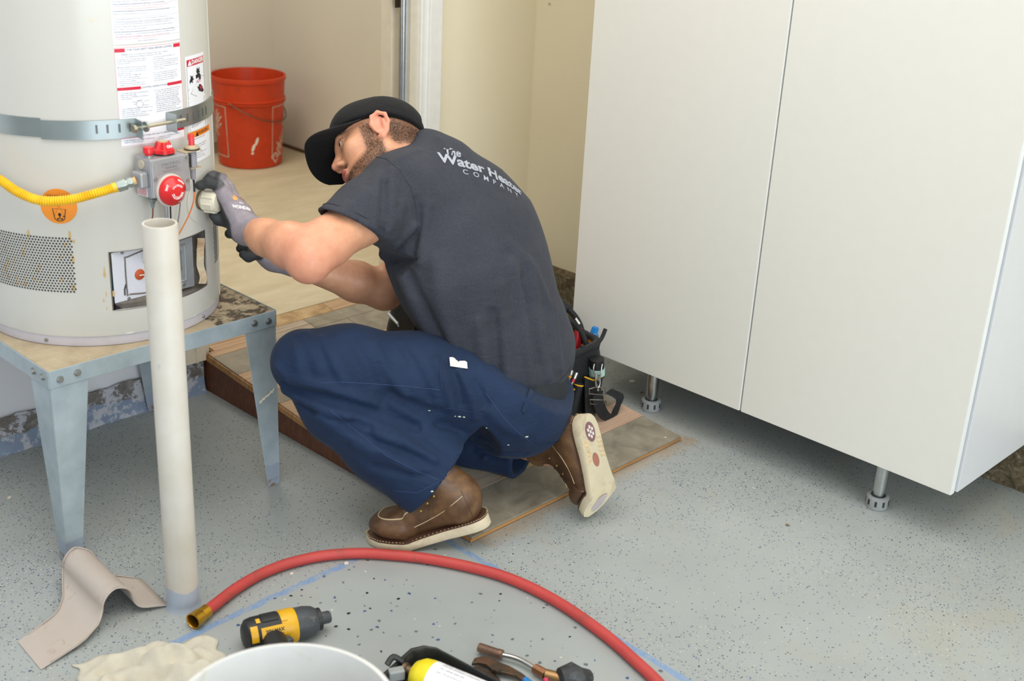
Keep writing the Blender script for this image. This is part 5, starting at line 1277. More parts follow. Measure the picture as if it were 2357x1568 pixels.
# dark undershirt showing above the waistband
def und(P):
    Q = squash(P, TL, .80, J['PEL']); d = chain(Q, [W(1196, 905, 2.93), W(1176, 855, 2.92)], [.102, .098], .03)
    return smax(d, ((W(1222, 945, 2.90)-P).astype(np.float32)) @ TWN.astype(np.float32), .005)
soft('undershirt', und, (1.76, 1.60, .18), (2.16, 2.05, .50), .008, simple('black_knit', (30, 34, 40), 0.8, var=0.1, bump=.2), person)
# --------------------------------------------- cap
def ze(x): return np.where(x < 0, .040+.30*x, .040+.12*x)
def cap_sdf(P):
    Q = toh(P); d = ellip(Q, (-.010, 0, .048), (.110, .088, .097)); d = smin(d, ellip(Q, (.040, 0, .070), (.058, .070, .060)), .03)
    d = smax(d, ze(Q[:, 0])-Q[:, 2], .003)
    d = smax(d, -ellip(Q, (-.112, 0, .040), (.045, .034, .021)), .003); return d*HS
M_CAP = mat_cloth('black_cap_cotton', (16, 16, 18), (22, 22, 24), 600, (34, 34, 38), 0.85)
capm = soft('cap', cap_sdf, (1.62, 1.94, .62), (2.06, 2.36, 1.02), .0040, M_CAP, person)
def brim_pt(u, v, top):
    y = .080*u; zc = .0505-.016*u*u; xi = -.010+.108*math.sqrt(max(0.02, 1-(y/.088)**2-((zc-.054)/.1)**2))
    yo = .092*u; xo = .098+.070*(max(0, 1-abs(u)**2.8))**(1/2.2); zo = .044-.026*u*u
    q = np.array([xi+(xo-xi)*v, y+(yo-y)*v, zc+(zo-zc)*v+(.0032 if top else 0)]); return h2w(q)
bm_ = MB()
nu, nv = 33, 10
for top in (0, 1): bm_.grid(lambda u, v: brim_pt(2*u-1, v, top), nu, nv)
o2 = nu*nv
edge = [j*nu for j in range(nv)][::-1]+[i for i in range(nu)][0:0]
loop = [i+(nv-1)*nu for i in range(nu)]
bm_.f += [(a, b, b+o2, a+o2) for a, b in zip(loop[:-1], loop[1:])]; bm_.mi += [0]*(nu-1)
for c_ in (0, nu-1):
    cl_ = [c_+j*nu for j in range(nv)]; bm_.f += [(a, b, b+o2, a+o2) for a, b in zip(cl_[:-1], cl_[1:])]; bm_.mi += [0]*(nv-1)
obj('brim', bm_, M_CAP, capm, 50)
obj('cap_button', MB().sph(h2w((-.010, 0, .146)), (.008, .008, .004), 12, 8, HM), M_CAP, capm, 60)
def seam_on(fn, pts, r, mat_, parent, name):
    out = []
    for p in pts:
        q = np.asarray(p, float)
        for _ in range(4):
            g = np.array([(fn((q+np.eye(3)[k]*.002)[None].astype(np.float32))[0]-fn((q-np.eye(3)[k]*.002)[None].astype(np.float32))[0])/.004 for k in range(3)]); q = q-fn(q[None].astype(np.float32))[0]*g/max(.1, g @ g)
        out.append(q)
    return obj(name, MB().tube(out, r, 5), mat_, parent, 60)
for sgn in (1, -1):
    seam_on(cap_sdf, [h2w((-.010+.111*cos(a)*.35*0-.012, sgn*.089*cos(a)*1.0, .054+.100*sin(a))) for a in np.linspace(.15, 1.5, 14)], .0007, simple('cap_seam', (30, 30, 32), 0.9), capm, 'panel_seam')
# eyes
for sgn in (1, -1):
    c_ = h2w((.0772, sgn*.033, .0203)); ey = obj('eye', MB().sph(c_, .0124*HS, 20, 14), simple('eye_white', (226, 218, 212), 0.15, var=0.02), person, 80)
    dv = unit(HF+HL*.10*sgn); obj('iris', MB().sph(c_+dv*.0078, .0058, 14, 10), simple('iris_brown', (58, 42, 30), 0.12), ey, 80)
# beard and hair as short strands growing from the skin
me_ = person.data; nV = len(me_.vertices); co = np.empty(nV*3); me_.vertices.foreach_get('co', co); co = co.reshape(-1, 3); no = np.empty(nV*3); me_.vertices.foreach_get('normal', no); no = no.reshape(-1, 3)
Qh = (co-HO) @ HM/HS; mk = skin_attr(co)['mask']
def strands(name, sel, per, ln, flow, rgb, seed):
    rs_ = np.random.default_rng(seed); idx = np.flatnonzero(sel); mb = MB(); Vv = []; Ff = []
    for i in idx:
        for _ in range(per):
            p = co[i]+rs_.normal(size=3)*.0014; p = p-no[i]*.0006
            dv = unit(no[i]*.55+flow+rs_.normal(size=3)*.35); l_ = ln*rs_.uniform(.6, 1.25); sd = unit(np.cross(dv, rs_.normal(size=3)))*.00030
            k = len(Vv); Vv += [tuple(p-sd), tuple(p+sd), tuple(p+dv*l_)]; Ff.append((k, k+1, k+2))
    mb.v = Vv; mb.f = Ff; mb.mi = [0]*len(Ff)
    return tag(obj(name, mb, simple(name+'_strand', rgb, 0.55, var=0.2, vscale=300), person, 0), kind='stuff')
bd_ = (mk[:, 0] > .42) & (Qh[:, 0] > -.004) & (Qh[:, 2] < .028)
strands('beard', bd_, 3, .0075, (HM @ np.array([-.1, 0, -.8])), (58, 40, 30), 1)
hr_ = (mk[:, 0] > .4) & (Qh[:, 0] < -.006) & (Qh[:, 2] < ze(Qh[:, 0])-.010)
strands('hair', hr_, 2, .0085, (HM @ np.array([-.6, 0, -.6])), (66, 48, 36), 2)

# --------------------------------------------- work gloves
def glove_sdf_l(P):
    w = J['LW']; ar = unit(J['LW']-J['LE'])
    d = chain(P, [w-ar*.030, w+ar*.002, W(548, 500, 2.690)], [.0335, .0325, .031], .015)
    d = smin(d, chain(P, [W(545, 492, 2.675), W(514, 446, 2.665)], [.024, .0175], .02), .02)
    d = smin(d, chain(P, [W(543, 488, 2.705), W(522, 436, 2.715)], [.024, .0185], .02), .025)
    for pts, r0, r1 in FL: d = smin(d, chain(P, [W(*q) for q in pts], list(np.linspace(r0, r1, len(pts))), .006), .009)
    return d
FL = [([(512, 446, 2.660), (503, 428, 2.652), (480, 420, 2.644), (460, 427, 2.640)], .0125, .0098),
      ([(518, 436, 2.685), (507, 416, 2.682), (488, 408, 2.676), (474, 420, 2.672)], .0130, .0105),
      ([(522, 432, 2.708), (510, 412, 2.708), (492, 406, 2.704), (478, 416, 2.700)], .0130, .0105),
      ([(524, 434, 2.728), (512, 416, 2.730), (494, 410, 2.728), (480, 420, 2.726)], .0125, .0100),
      ([(540, 492, 2.700), (520, 506, 2.700), (505, 505, 2.692), (493, 496, 2.684)], .0165, .0115)]
def glove_attr_l(v):
    x = (v-CC) @ CR; y = (v-CC) @ CD; z = (v-CC) @ CF; u_ = 1178.5+FOCAL*x/z; w_ = 784+FOCAL*y/z
    palm = unit(-CR*.80+V(0, 0, -.45)); g = np.zeros(len(v))
    ax_ = J['LW']-W(516, 438, 2.69)
    rel = (v-W(530, 470, 2.688)) @ palm
    fing = np.min([segdist(v.astype(np.float32), np.array([W(*q) for q in pts[1:]], np.float32)) for pts, _, _ in FL[:4]], axis=0)
    th = segdist(v.astype(np.float32), np.array([W(*q) for q in FL[4][0][1:]], np.float32))
    dark = np.clip((rel-.005)/.004, 0, 1); cuff = (v-W(552, 506, 2.69)) @ unit(J['LW']-J['LE'])
    dark = dark*np.clip((cuff+.016)/.006, 0, 1)
    dark = np.maximum(dark, (fing < .0155)*1.0*(np.clip((.0145-fing)/.002, 0, 1))); dark = np.maximum(dark, np.clip((.0185-th)/.002, 0, 1))
    return {'mask': np.stack([np.clip(dark, 0, 1)]*3, 1)}
def mat_glove():
    t = NT('knit_glove'); a = t.n('ShaderNodeVertexColor'); a.layer_name = 'mask'
    s_ = t.n('ShaderNodeSeparateColor'); t.link(a.outputs[0], s_.inputs[0])
    col = t.ramp(t.noise(60, 3), [(0.3, srgb(134, 126, 134)), (0.7, srgb(152, 144, 150))]); blk = t.ramp(t.noise(50, 4), [(0.3, srgb(38, 40, 42)), (0.7, srgb(58, 60, 62))])
    col = t.mix(s_.outputs[0], col, blk); t.set(col, 0.75); wv = t.noise(700, 2); b1 = t.bump(wv, 0.3, 0.0008); t.bump(t.noise(60, 3), 0.25, 0.003, b1); return t.m
M_GLOVE = mat_glove()
gl = soft('glove', glove_sdf_l, (1.36, 2.10, .60), (1.60, 2.33, .82), .0032, M_GLOVE, person, attr=glove_attr_l)
cm = MB()
lp = MB()
pg = W(540, 462, 2.64); T0g, T1g, T2g = hit(glove_sdf_l, 533, 458, 2.4), hit(glove_sdf_l, 562, 466, 2.4), hit(glove_sdf_l, 540, 480, 2.4)
eug = unit(T1g-T0g); ng = grad(glove_sdf_l, hit(glove_sdf_l, 548, 468, 2.4)); evg = unit(np.cross(ng, eug))
wrap(lp, *text_mesh('WONDER', .0105, 'CENTER', bold=.0006), hit(glove_sdf_l, 556, 478, 2.4), eug, evg, glove_sdf_l, .0008)
wrap(lp, *text_mesh('GRIP', .0050, 'CENTER', bold=.0002), hit(glove_sdf_l, 555, 468, 2.4), eug, evg, glove_sdf_l, .0008)
tag(obj('printed_lettering', lp, simple('glove_print_white', (222, 218, 218), 0.7), gl, 0), kind='stuff')
lp = MB(); wrap(lp, *text_mesh('GVS', .0130, 'CENTER', bold=.0006), hit(glove_sdf_l, 557, 459, 2.4), eug, evg, glove_sdf_l, .0010)
tag(obj('printed_logo', lp, simple('glove_print_red', (200, 70, 84), 0.7), gl, 0), kind='stuff')
hv = [(-.004, -.006, 0), (.004, -.006, 0), (.006, -.001, 0), (.0055, .006, 0), (.004, .006, 0), (.0035, .001, 0), (.003, .008, 0), (.0012, .008, 0), (.0008, .001, 0), (0, .009, 0), (-.0016, .009, 0), (-.0016, .001, 0), (-.0025, .007, 0), (-.004, .007, 0), (-.004, -.001, 0), (-.007, .002, 0), (-.008, .0005, 0)]
lp = MB(); wrap(lp, hv, [tuple(range(len(hv)))], hit(glove_sdf_l, 541, 456, 2.4), eug, evg, glove_sdf_l, .0009); tag(obj('hand_emblem', lp, simple('glove_print_orange', (238, 164, 96), 0.7), gl, 0), kind='stuff')
FR = [([(590, 575, 2.90), (566, 578, 2.895), (553, 572, 2.885)], .0125, .010), ([(592, 585, 2.875), (572, 592, 2.87), (560, 586, 2.865)], .0125, .0098), ([(594, 570, 2.925), (570, 570, 2.925), (556, 562, 2.92)], .0125, .010), ([(598, 566, 2.95), (578, 562, 2.95), (562, 556, 2.945)], .0120, .0095), ([(610, 560, 2.89), (585, 545, 2.87), (556, 540, 2.85), (528, 538, 2.84)], .0150, .0110)]
def glove_sdf_r(P):
    w = J['RW']; ar = unit(J['RW']-J['RE'])
    d = chain(P, [w-ar*.02, w+ar*.03, W(598, 574, 2.895)], [.034, .032, .026], .015); d = smin(d, chain(P, [W(625, 585, 2.92), W(600, 568, 2.935)], [.026, .020], .02), .02)
    for pts, r0, r1 in FR: d = smin(d, chain(P, [W(*q) for q in pts], list(np.linspace(r0, r1, len(pts))), .006), .009)
    return d
def glove_attr_r(v):
    f = np.min([segdist(v.astype(np.float32), np.array([W(*q) for q in pts], np.float32)) for pts, _, _ in FR], axis=0); k = np.clip((.018-f)/.003, 0, 1); return {'mask': np.stack([k]*3, 1)}
soft('glove', glove_sdf_r, (1.42, 2.16, .40), (1.74, 2.42, .70), .0045, M_GLOVE, person, attr=glove_attr_r)

# --------------------------------------------- work boots
def mat_leather(name, c1, c2, c3):
    t = NT(name); n = t.noise(11, 6, 0.65, dist=0.5); col = t.ramp(n, [(0.28, srgb(*c1)), (0.5, srgb(*c2)), (0.74, srgb(*c3))])
    sc = t.ramp(t.noise(38, 6, 0.7), [(0.64, (0, 0, 0)), (0.74, (1, 1, 1))]); col = t.mix(t.math('MULTIPLY', sc, 0.4), col, srgb(164, 134, 98))
    t.set(col, t.ramp(n, [(0.3, (0.34,)*3), (0.7, (0.6,)*3)])); b1 = t.bump(t.noise(34, 5, 0.6), 0.3, 0.003); t.bump(t.noise(240, 3), 0.2, 0.0008, b1); return t.m
M_LEATHER = mat_leather('worn_brown_leather', (50, 32, 20), (94, 65, 40), (132, 98, 62)); M_LEATHER2 = mat_leather('dark_brown_leather', (52, 32, 20), (82, 54, 34), (112, 80, 52))
M_SOLE = simple('cream_crepe_sole', (214, 200, 170), 0.65, var=0.06, dirt=(176, 158, 126), dirt_amt=.3, dscale=16, bump=.2, bscale=90)
M_SOLEB = simple('cream_sole_tread', (232, 218, 184), 0.6, var=0.05, dirt=(206, 178, 118), dirt_amt=.35, dscale=14)
M_WELT = simple('brown_welt', (84, 54, 38), 0.6, var=.1); M_STITCH = simple('cream_stitch', (206, 184, 144), 0.7); M_LACE = simple('brown_lace', (120, 78, 48), 0.7)
XB = .150
LEAN = [26.0]
def upper_sdf(P):
    le = radians(LEAN[0]); sx, cz = sin(le), cos(le)
    S = P.copy(); S[:, 1] *= np.float32(1.10)
    d = ellip(P, (-.004, 0, .075), (.047, .037, .060)); d = smin(d, rcone(S, (-.002, 0, .095), (-.004+.135*sx, 0, .095+.135*cz), .047, .058), .03)
    d = smin(d, rcone(S, (.02, 0, .075), (.15, 0, .058), .047, .043), .03); d = smin(d, rcone(S, (.022+.02*sx, 0, .135), (.118, 0, .078), .040, .033), .03)
    d = smin(d, ellip(P, (.181, 0, .050), (.069, .050, .036)), .025)
    d = smax(d, .026-P[:, 2], .004); d = smax(d, (P[:, 0]+.004)*np.float32(sx)+(P[:, 2]-.095)*np.float32(cz)-.122, .006); d = smax(d, -rcone(P, (-.004+.10*sx, 0, .095+.10*cz), (-.004+.17*sx, 0, .095+.17*cz), .038, .044), .006)
    return d
WX = [-.056, -.052, -.040, -.020, .010, .050, .100, .150, .190, .222, .244, .255]; WW = [.0, .018, .0295, .0355, .037, .036, .0405, .0485, .0490, .042, .025, .0]
def outline_pts(sc, n=64):
    out = []
    for k in range(n):
        a = 2*pi*k/n; x = .0995-.1555*cos(a); w_ = np.interp(x, WX, WW)*sc; s_ = 1 if a < pi else -1; out.append((.0995+(x-.0995)*(.985+.015*sc), s_*w_))
    return out
def stack(layers, caps=True):
    mb = MB(); n = 64
    for z_, sc, sl in layers: mb.v += [(x, y, z_+sl*(.10-x)) for x, y in outline_pts(sc)]
    m = len(layers); mb.f += [(j*n+i, j*n+(i+1) % n, (j+1)*n+(i+1) % n, (j+1)*n+i) for j in range(m-1) for i in range(n)]
    if caps: mb.f += [tuple(range(n))[::-1], tuple(range((m-1)*n, m*n))]
    mb.mi = [0]*len(mb.f); return mb
def make_boot(X, Yv, Z, org, theta, tread, lean, sc=.93):
    LEAN[0] = lean
    Mx = np.array([X, Yv, Z]).T
    def post(v):
        v = np.asarray(v, float).copy(); k = v[:, 0] > XB; t = np.clip((v[:, 0]-XB+.02)/.04, 0, 1)*theta; t = np.where(v[:, 0] > XB-.02, t, 0)
        dx = v[:, 0]-XB; x2 = XB+dx*np.cos(t)-v[:, 2]*np.sin(t)*1.0; z2 = v[:, 2]*np.cos(t)+dx*np.sin(t); v[:, 0] = x2; v[:, 2] = z2
        return org+(v*sc) @ Mx.T
    def place(mb): mb.v = [tuple(p) for p in post(np.array(mb.v))]; return mb
    bt = soft('boot', upper_sdf, (-.085, -.075, .015), (.27, .075, .26), .0048, M_LEATHER, person, post=post)
    obj('sole', place(stack([(0.0, .94, .0), (.003, .985, .0), (.012, 1.0, .02), (.020, .985, .03), (.0225, .97, .03)])), M_SOLE, bt, 50)
    obj('welt', place(stack([(.0225, .985, .03), (.0262, .985, .03)])), M_WELT, bt, 50)
    def top(x, y, dz=.0):      # height of the leather at x, y
        zs = np.arange(.25, .02, -.002); P = np.stack([np.full_like(zs, x), np.full_like(zs, y), zs], 1).astype(np.float32); d = upper_sdf(P); j = int(np.argmax(d < 0)); return np.array([x, y, zs[j]+dz])
    def line(pts, r, mat_, nm):
        pts = [q_ for q_ in pts if q_ is not None]
        if len(pts) < 2: return None
        o = MB().tube(cr(pts, 5), r, 6); return obj(nm, place(o), mat_, bt, 60)
    moc = [(.115, .034), (.150, .035), (.190, .033), (.215, .024), (.226, .0), (.215, -.024), (.190, -.033), (.150, -.035), (.115, -.034)]
    line([top(x, y, .001) for x, y in moc], .0017, M_STITCH, 'moc_seam')
    for s_ in (1, -1):
        def side(x, z):
            ys = np.arange(.075, 0, -.001)*s_; P = np.stack([np.full_like(ys, x), ys, np.full_like(ys, z)], 1).astype(np.float32); d = upper_sdf(P); j = int(np.argmax(d < 0)); return np.array([x, ys[j]+s_*.0004, z]) if d[j] < 0 else None
        line([side(x, z) for x, z in ((.115, .058), (.08, .066), (.04, .080), (.005, .098), (-.02, .108))], .0009, M_STITCH, 'side_stitch')
        line([side(x, z) for x, z in ((-.022, .036), (-.026, .060), (-.024, .09), (-.020, .12), (-.018, .17))], .0011, M_WELT, 'heel_seam')
        line([side(x, z) for x, z in ((.118, .05), (.120, .035), (.125, .030))], .0009, M_WELT, 'vamp_seam')
        for q in range(3):
            p = side(.088-.022*q, .094+.017*q)
            if p is not None: obj('eyelet', place(MB().sph(p, (.0036, .0016, .0036), 10, 6)), simple('brass', (190, 160, 92), 0.35, 0.85), bt, 60)
    for q in range(4):
        x = .100-.021*q; pts = [top(x+.006*sin(k*.8), .026*(1-k/3.0), .003) for k in range(7)]; pts = [top(x, .026-.0087*k, .0025) for k in range(7)]
        line(pts, .0019, M_LACE, 'lace')
    ws_ = MB(); n = 0
    for x, y in outline_pts(.955, 96):
        ws_.box((x, y, .0266+.03*(.10-x)), (.0035, .0012, .0010))
    tag(obj('welt_stitch', place(ws_), M_STITCH, bt, 0), kind='stuff')
    if tread:
        def disc(cx, cy, rx, ry, z, mat_, nm, n=28):
            o = MB(); o.v = [(cx+rx*cos(2*pi*k/n), cy+ry*sin(2*pi*k/n), z) for k in range(n)]+[(cx+rx*.97*cos(2*pi*k/n), cy+ry*.97*sin(2*pi*k/n), 0.0) for k in range(n)]
            o.f = [tuple(range(n))]+[(k, (k+1) % n, n+(k+1) % n, n+k) for k in range(n)]; o.mi = [0]*len(o.f); return obj(nm, place(o), mat_, bt, 40)
        disc(-.008, 0, .026, .0165, -.0012, simple('maroon_rubber', (124, 88, 92), 0.6), 'heel_patch')
        for k, (a, b) in enumerate([(0, 0)]+[(.0125*cos(2*pi*i/6), .0085*sin(2*pi*i/6)) for i in range(6)]): disc(-.008+a, b, .0048, .0036, -.0020, simple('pale_dot', (214, 204, 200), 0.6), 'heel_stud', 10)
        disc(.064, .004, .018, .011, -.0010, simple('brown_logo_oval', (158, 104, 88), 0.6), 'shank_patch')
        disc(.196, -.006, .036, .022, -.0010, simple('grey_forefoot_patch', (206, 196, 196), 0.6), 'forefoot_patch')
        for k in range(5):
            for s_ in (1, -1):
                x0 = .008+.012*k; pts = [(x0+.004*sin(j*1.6)+j*.0025, s_*(.016+j*.0042), -.0006) for j in range(5)]
                o = MB().tube(pts, .0012, 5); obj('tread_groove', place(o), simple('tread_tan', (206, 176, 124), 0.6), bt, 60)
    return bt, post
dirT = unit(V(-.684, .729, 0)); ph = radians(19)
Xl = dirT*cos(ph)-UP*sin(ph); Zl = UP*cos(ph)+dirT*sin(ph); Yl = np.cross(Zl, Xl)
ballL = V(1.556, 1.878, 0)-dirT*(.255-XB)*.93; orgL = ballL-Xl*XB*.93+V(0, 0, .001)
btL, postL = make_boot(Xl, Yl, Zl, orgL, ph, False, 38)
Nr = unit(-HV*cos(radians(48))-LV*sin(radians(48))*1.0); Nr = unit(-HV*cos(radians(46))+(-LV)*sin(radians(46)))
tl = radians(24); Xr = unit(-UP*cos(tl)+Nr*sin(tl)); Zr = unit(-Nr-Xr*np.dot(-Nr, Xr)); Yr = np.cross(Zr, Xr)
thr = radians(50); toeR = unit(Xr*cos(thr)+Zr*sin(thr)); ballR = V(2.006, 1.606, .006)-toeR*(.255-XB)*.91; orgR = ballR-Xr*XB*.91
btR, postR = make_boot(Xr, Yr, Zr, orgR, thr, True, 12, .91)
# ---------------------------------------------------------------- tool bag on the ramp behind the worker
M_NYLON = mat_cloth('black_nylon', (24, 25, 27), (34, 35, 37), 500, (48, 48, 50), 0.6)
M_LINING = simple('yellow_lining', (206, 140, 22), 0.7, var=.1)
M_YTRIM = simple('yellow_piping', (226, 168, 30), 0.6)
M_CHR = simple('worn_chrome', (190, 188, 184), 0.25, 0.95, var=.05)
BGX0, BGX1, BGY0, BGY1 = 2.155, 2.445, 1.935, 2.535
bag = thing('tool_bag', (2.305, 2.22, 0.052), 'black open tool bag with yellow lining standing on the ramp', 'bag')
def rrect(x0, x1, y0, y1, r, z, n=6):
    out = []
    for cx_, cy_, a0 in ((x1-r, y1-r, 0), (x0+r, y1-r, pi/2), (x0+r, y0+r, pi), (x1-r, y0+r, 3*pi/2)):
        for k in range(n+1): a = a0+pi/2*k/n; out.append(V(cx_+r*cos(a), cy_+r*sin(a), z))
    return out
def bag_level(t, inset=0.0):
    z = .05+t*.165; b = .012*sin(pi*t)+.004; return rrect(BGX0+.01-b+inset, BGX1-.01+b-inset, BGY0+.01-b+inset, BGY1-.01+b-inset, .05, z)
def lofted(levels):
    mb = MB(); n = len(levels[0])
    for l in levels: mb.v += [tuple(p) for p in l]
    mb.f = [(j*n+i, j*n+(i+1) % n, (j+1)*n+(i+1) % n, (j+1)*n+i) for j in range(len(levels)-1) for i in range(n)]; mb.mi = [0]*len(mb.f); return mb
def shape_rim(l, amp):
    out = []
    for p in l:
        q = p.copy(); q[2] += .045*min(1, max(0, (p[1]-2.25)/.2))+amp*(.5*math.cos((p[1]-BGY0)*14)+.5*math.cos((p[0]-BGX0)*20+1)); out.append(q)
    return out
lev = [bag_level(t) for t in np.linspace(0, 1, 9)]
for l in lev:
    for p in l: p[2] = max(p[2], rz(p[1])+.001) if p is l[0] or True else p[2]
lev[-1] = shape_rim(lev[-1], .012); bot = [V(*p) for p in lev[0]]
for p in bot: p[2] = rz(p[1])+.001
body_ = lofted([bot]+lev); body_.f.append(tuple(range(len(bot)))[::-1]); body_.mi.append(0)
obj('body', body_, M_NYLON, bag, 60)
inn = [bag_level(t, .012) for t in np.linspace(.25, 1, 5)]; inn[-1] = shape_rim(inn[-1], .012); li = lofted(inn); li.f.append(tuple(range(len(inn[0])))); li.mi.append(0)
obj('lining', li, M_LINING, bag, 60)
rim_ = [p+V(0, 0, .004) for p in shape_rim(bag_level(1.0, .004), .012)]
obj('padded_rim', MB().tube(rim_, .0105, 10, closed=True), M_NYLON, bag, 60)
obj('zip_piping', MB().tube([p+V(0, 0, .009) for p in rim_], .0028, 6, closed=True), simple('zip_black', (46, 46, 48), 0.5), bag, 60)
# raised end flap and carry handles
fl = [onp(x, y, 1, BGY0+.012) for x, y in ((1336, 800), (1362, 797), (1382, 783), (1394, 757))]
obj('end_flap', MB().grid(lambda u, v: (lambda p, q: p+(q-p)*v+V(0, .006*sin(3*u), 0))(np.array(cr(fl, 6))[min(int(u*18), 18)], np.array(cr([onp(x, y, 1, BGY0+.004) for x, y in ((1330, 835), (1352, 832), (1370, 820), (1380, 800))], 6))[min(int(u*18), 18)]), 19, 5), M_NYLON, bag, 60)
obj('flap_piping', MB().tube(cr(fl, 6), .0055, 8), M_NYLON, bag, 60)
hd = [W(1262, 690, 3.40), W(1290, 700, 3.40), W(1318, 722, 3.39), W(1336, 752, 3.38), W(1344, 790, 3.37)]
obj('carry_handle', MB().tube(cr(hd, 6), .0085, 10), M_NYLON, bag, 60)
obj('handle_wrap', MB().tube([W(1268, 692, 3.40), W(1290, 702, 3.40), W(1308, 713, 3.395)], .0155, 12), M_NYLON, bag, 60)
arch = [W(1268, 735, 3.36), W(1290, 728, 3.36), W(1318, 742, 3.36), W(1340, 768, 3.355), W(1352, 800, 3.35)]
obj('mouth_frame', MB().tube(cr(arch, 6), .008, 8), M_NYLON, bag, 60)
obj('zip_pull', MB().tube([W(1325, 733, 3.34), W(1334, 746, 3.34)], .0030, 8), simple('white_pull', (226, 226, 222), 0.4), bag, 60)
# pockets on the end panel
def E_(x, y, off=0.0): return onp(x, y, 1, BGY0-off)
for xa, ya, xb, yb, r_ in ((1313, 890, 1290, 966, .0125), (1333, 882, 1312, 966, .0125)):
    a, b = E_(xa, ya, .012), E_(xb, yb, .010); pk_ = obj('tube_pocket', MB().cyl(b, a, r_*.9, r_, n=16), M_NYLON, bag, 40)
    d_ = unit(a-b); obj('pocket_piping', MB().lathe([(r_+.0006, -.006), (r_+.0018, -.004), (r_+.0006, -.002)], a, d_, 18), M_YTRIM, pk_, 50)
obj('side_pocket', MB().hexa([E_(1346, 960, .002), E_(1376, 950, .002), E_(1376, 950, .03), E_(1346, 960, .03), E_(1345, 868, .002), E_(1388, 862, .002), E_(1388, 866, .034), E_(1345, 872, .034)]), M_NYLON, bag, 40, bevel=.008, bseg=3)
obj('pocket_piping', MB().tube([E_(1346, 868, .036), E_(1366, 876, .040), E_(1388, 868, .036)], .0022, 6), M_YTRIM, bag, 60)
obj('corner_patch', MB().box(E_(1308, 845, .008), (.030, .004, .036)), simple('tan_cardboard', (150, 112, 84), 0.8, var=.25, vscale=60), bag, 0)
# far end of the bag, seen under the worker's arm
obj('webbing', MB().ribbon([onp(x, y, 0, BGX0-.008) for x, y in ((955, 720), (945, 760), (930, 800), (920, 840))], V(0, .035, 0), V(-.003, 0, 0)), M_NYLON, bag, 60)
obj('ring', MB().tube([onp(948, 718, 0, BGX0-.012)+V(0, .016*cos(a), .016*sin(a)) for a in np.linspace(0, 2*pi, 20)[:-1]], .0018, 6, closed=True), M_CHR, bag, 60)
# shoulder strap with clip
st_ = [E_(1378, 905, .040), E_(1380, 935, .042), E_(1392, 958, .03)]
clp = obj('swivel_clip', MB().tube(cr([E_(1368, 838, .045), E_(1366, 852, .048), E_(1374, 872, .05), E_(1381, 876, .05), E_(1383, 858, .048), E_(1386, 838, .045)], 5), .0022, 8).tube(cr([E_(1372, 862, .05), E_(1371, 880, .052), E_(1376, 894, .052), E_(1381, 880, .052), E_(1379, 864, .05)], 5), .0030, 8).cyl(E_(1376, 890, .05), E_(1376, 899, .05), .0042, n=12), M_CHR, bag, 60)
obj('strap_buckle', MB().tube([E_(1355, 896, .05), E_(1356, 906, .05), E_(1394, 910, .05), E_(1393, 894, .05), E_(1374, 890, .05)], .0020, 6, closed=True), M_CHR, bag, 60)
obj('slide_buckle', MB().tube([E_(1358, 920, .05), E_(1359, 930, .05), E_(1395, 931, .05), E_(1394, 921, .05)], .0020, 6, closed=True), M_CHR, bag, 60)
sp_ = cr([E_(1375, 905, .046), E_(1378, 930, .050), E_(1390, 955, .052), E_(1408, 962, .050), E_(1418, 940, .045), E_(1426, 915, .035), E_(1400, 900, .01)], 5)
obj('shoulder_strap', MB().ribbon(sp_, np.array([V(.040*(1-.3*i/len(sp_)), 0, .006) for i in range(len(sp_))]), V(0, -.0022, 0)), M_NYLON, bag, 60)

# tools in and on the bag
M_BLUE = simple('blue_grip', (18, 118, 190), 0.35, var=.05)
def tool(name, label, cat, base): return thing(name, base, label, cat)
for i, (xa, ya, xb, yb, w_, lab) in enumerate(((1372, 752, 1350, 815, .0105, 'tallest blue plier grip sticking out of the black tool bag'), (1372, 768, 1358, 818, .0095, 'blue plier grip just below the tallest one in the tool bag'), (1352, 787, 1344, 820, .0095, 'shortest blue plier grip in the mouth of the tool bag'))):
    a, b = onp(xa, ya, 1, BGY0+.045+.02*(i == 0)), onp(xb, yb, 1, BGY0+.045+.02*(i == 0)); d_ = unit(a-b)
    o = obj('plier_handle', MB().lathe([(0, .0), (w_*.6, 0), (w_*.95, -.004), (w_, -.012), (w_*.9, -.05), (w_*.7, -.09)], a, d_, 8), M_BLUE, smooth=30); tag(solo(o, b-d_*.02), lab, 'pliers', 'plier grips in the tool bag')
a, b = onp(1328, 755, 1, BGY0+.08), onp(1318, 830, 1, BGY0+.06)
o = obj('snips_handle', MB().ribbon([b, (a+b)/2+V(0, 0, .004), a], V(.024, 0, .004), V(0, -.014, 0)), simple('dark_red_grip', (134, 22, 30), 0.35), smooth=0, bevel=.004); tag(solo(o, b), 'dark red tool handle inside the open tool bag', 'tool')
a, b = onp(1293, 748, 1, BGY0+.07), onp(1298, 830, 1, BGY0+.06)
o = obj('black_tool_handle', MB().cyl(b, a, .010, .011, n=14).cyl(a, a+unit(a-b)*.004, .007, .006, n=12), simple('black_rubber', (28, 30, 32), 0.5), smooth=30); tag(solo(o, b), 'black rubber tool handle beside the red one in the bag', 'tool')
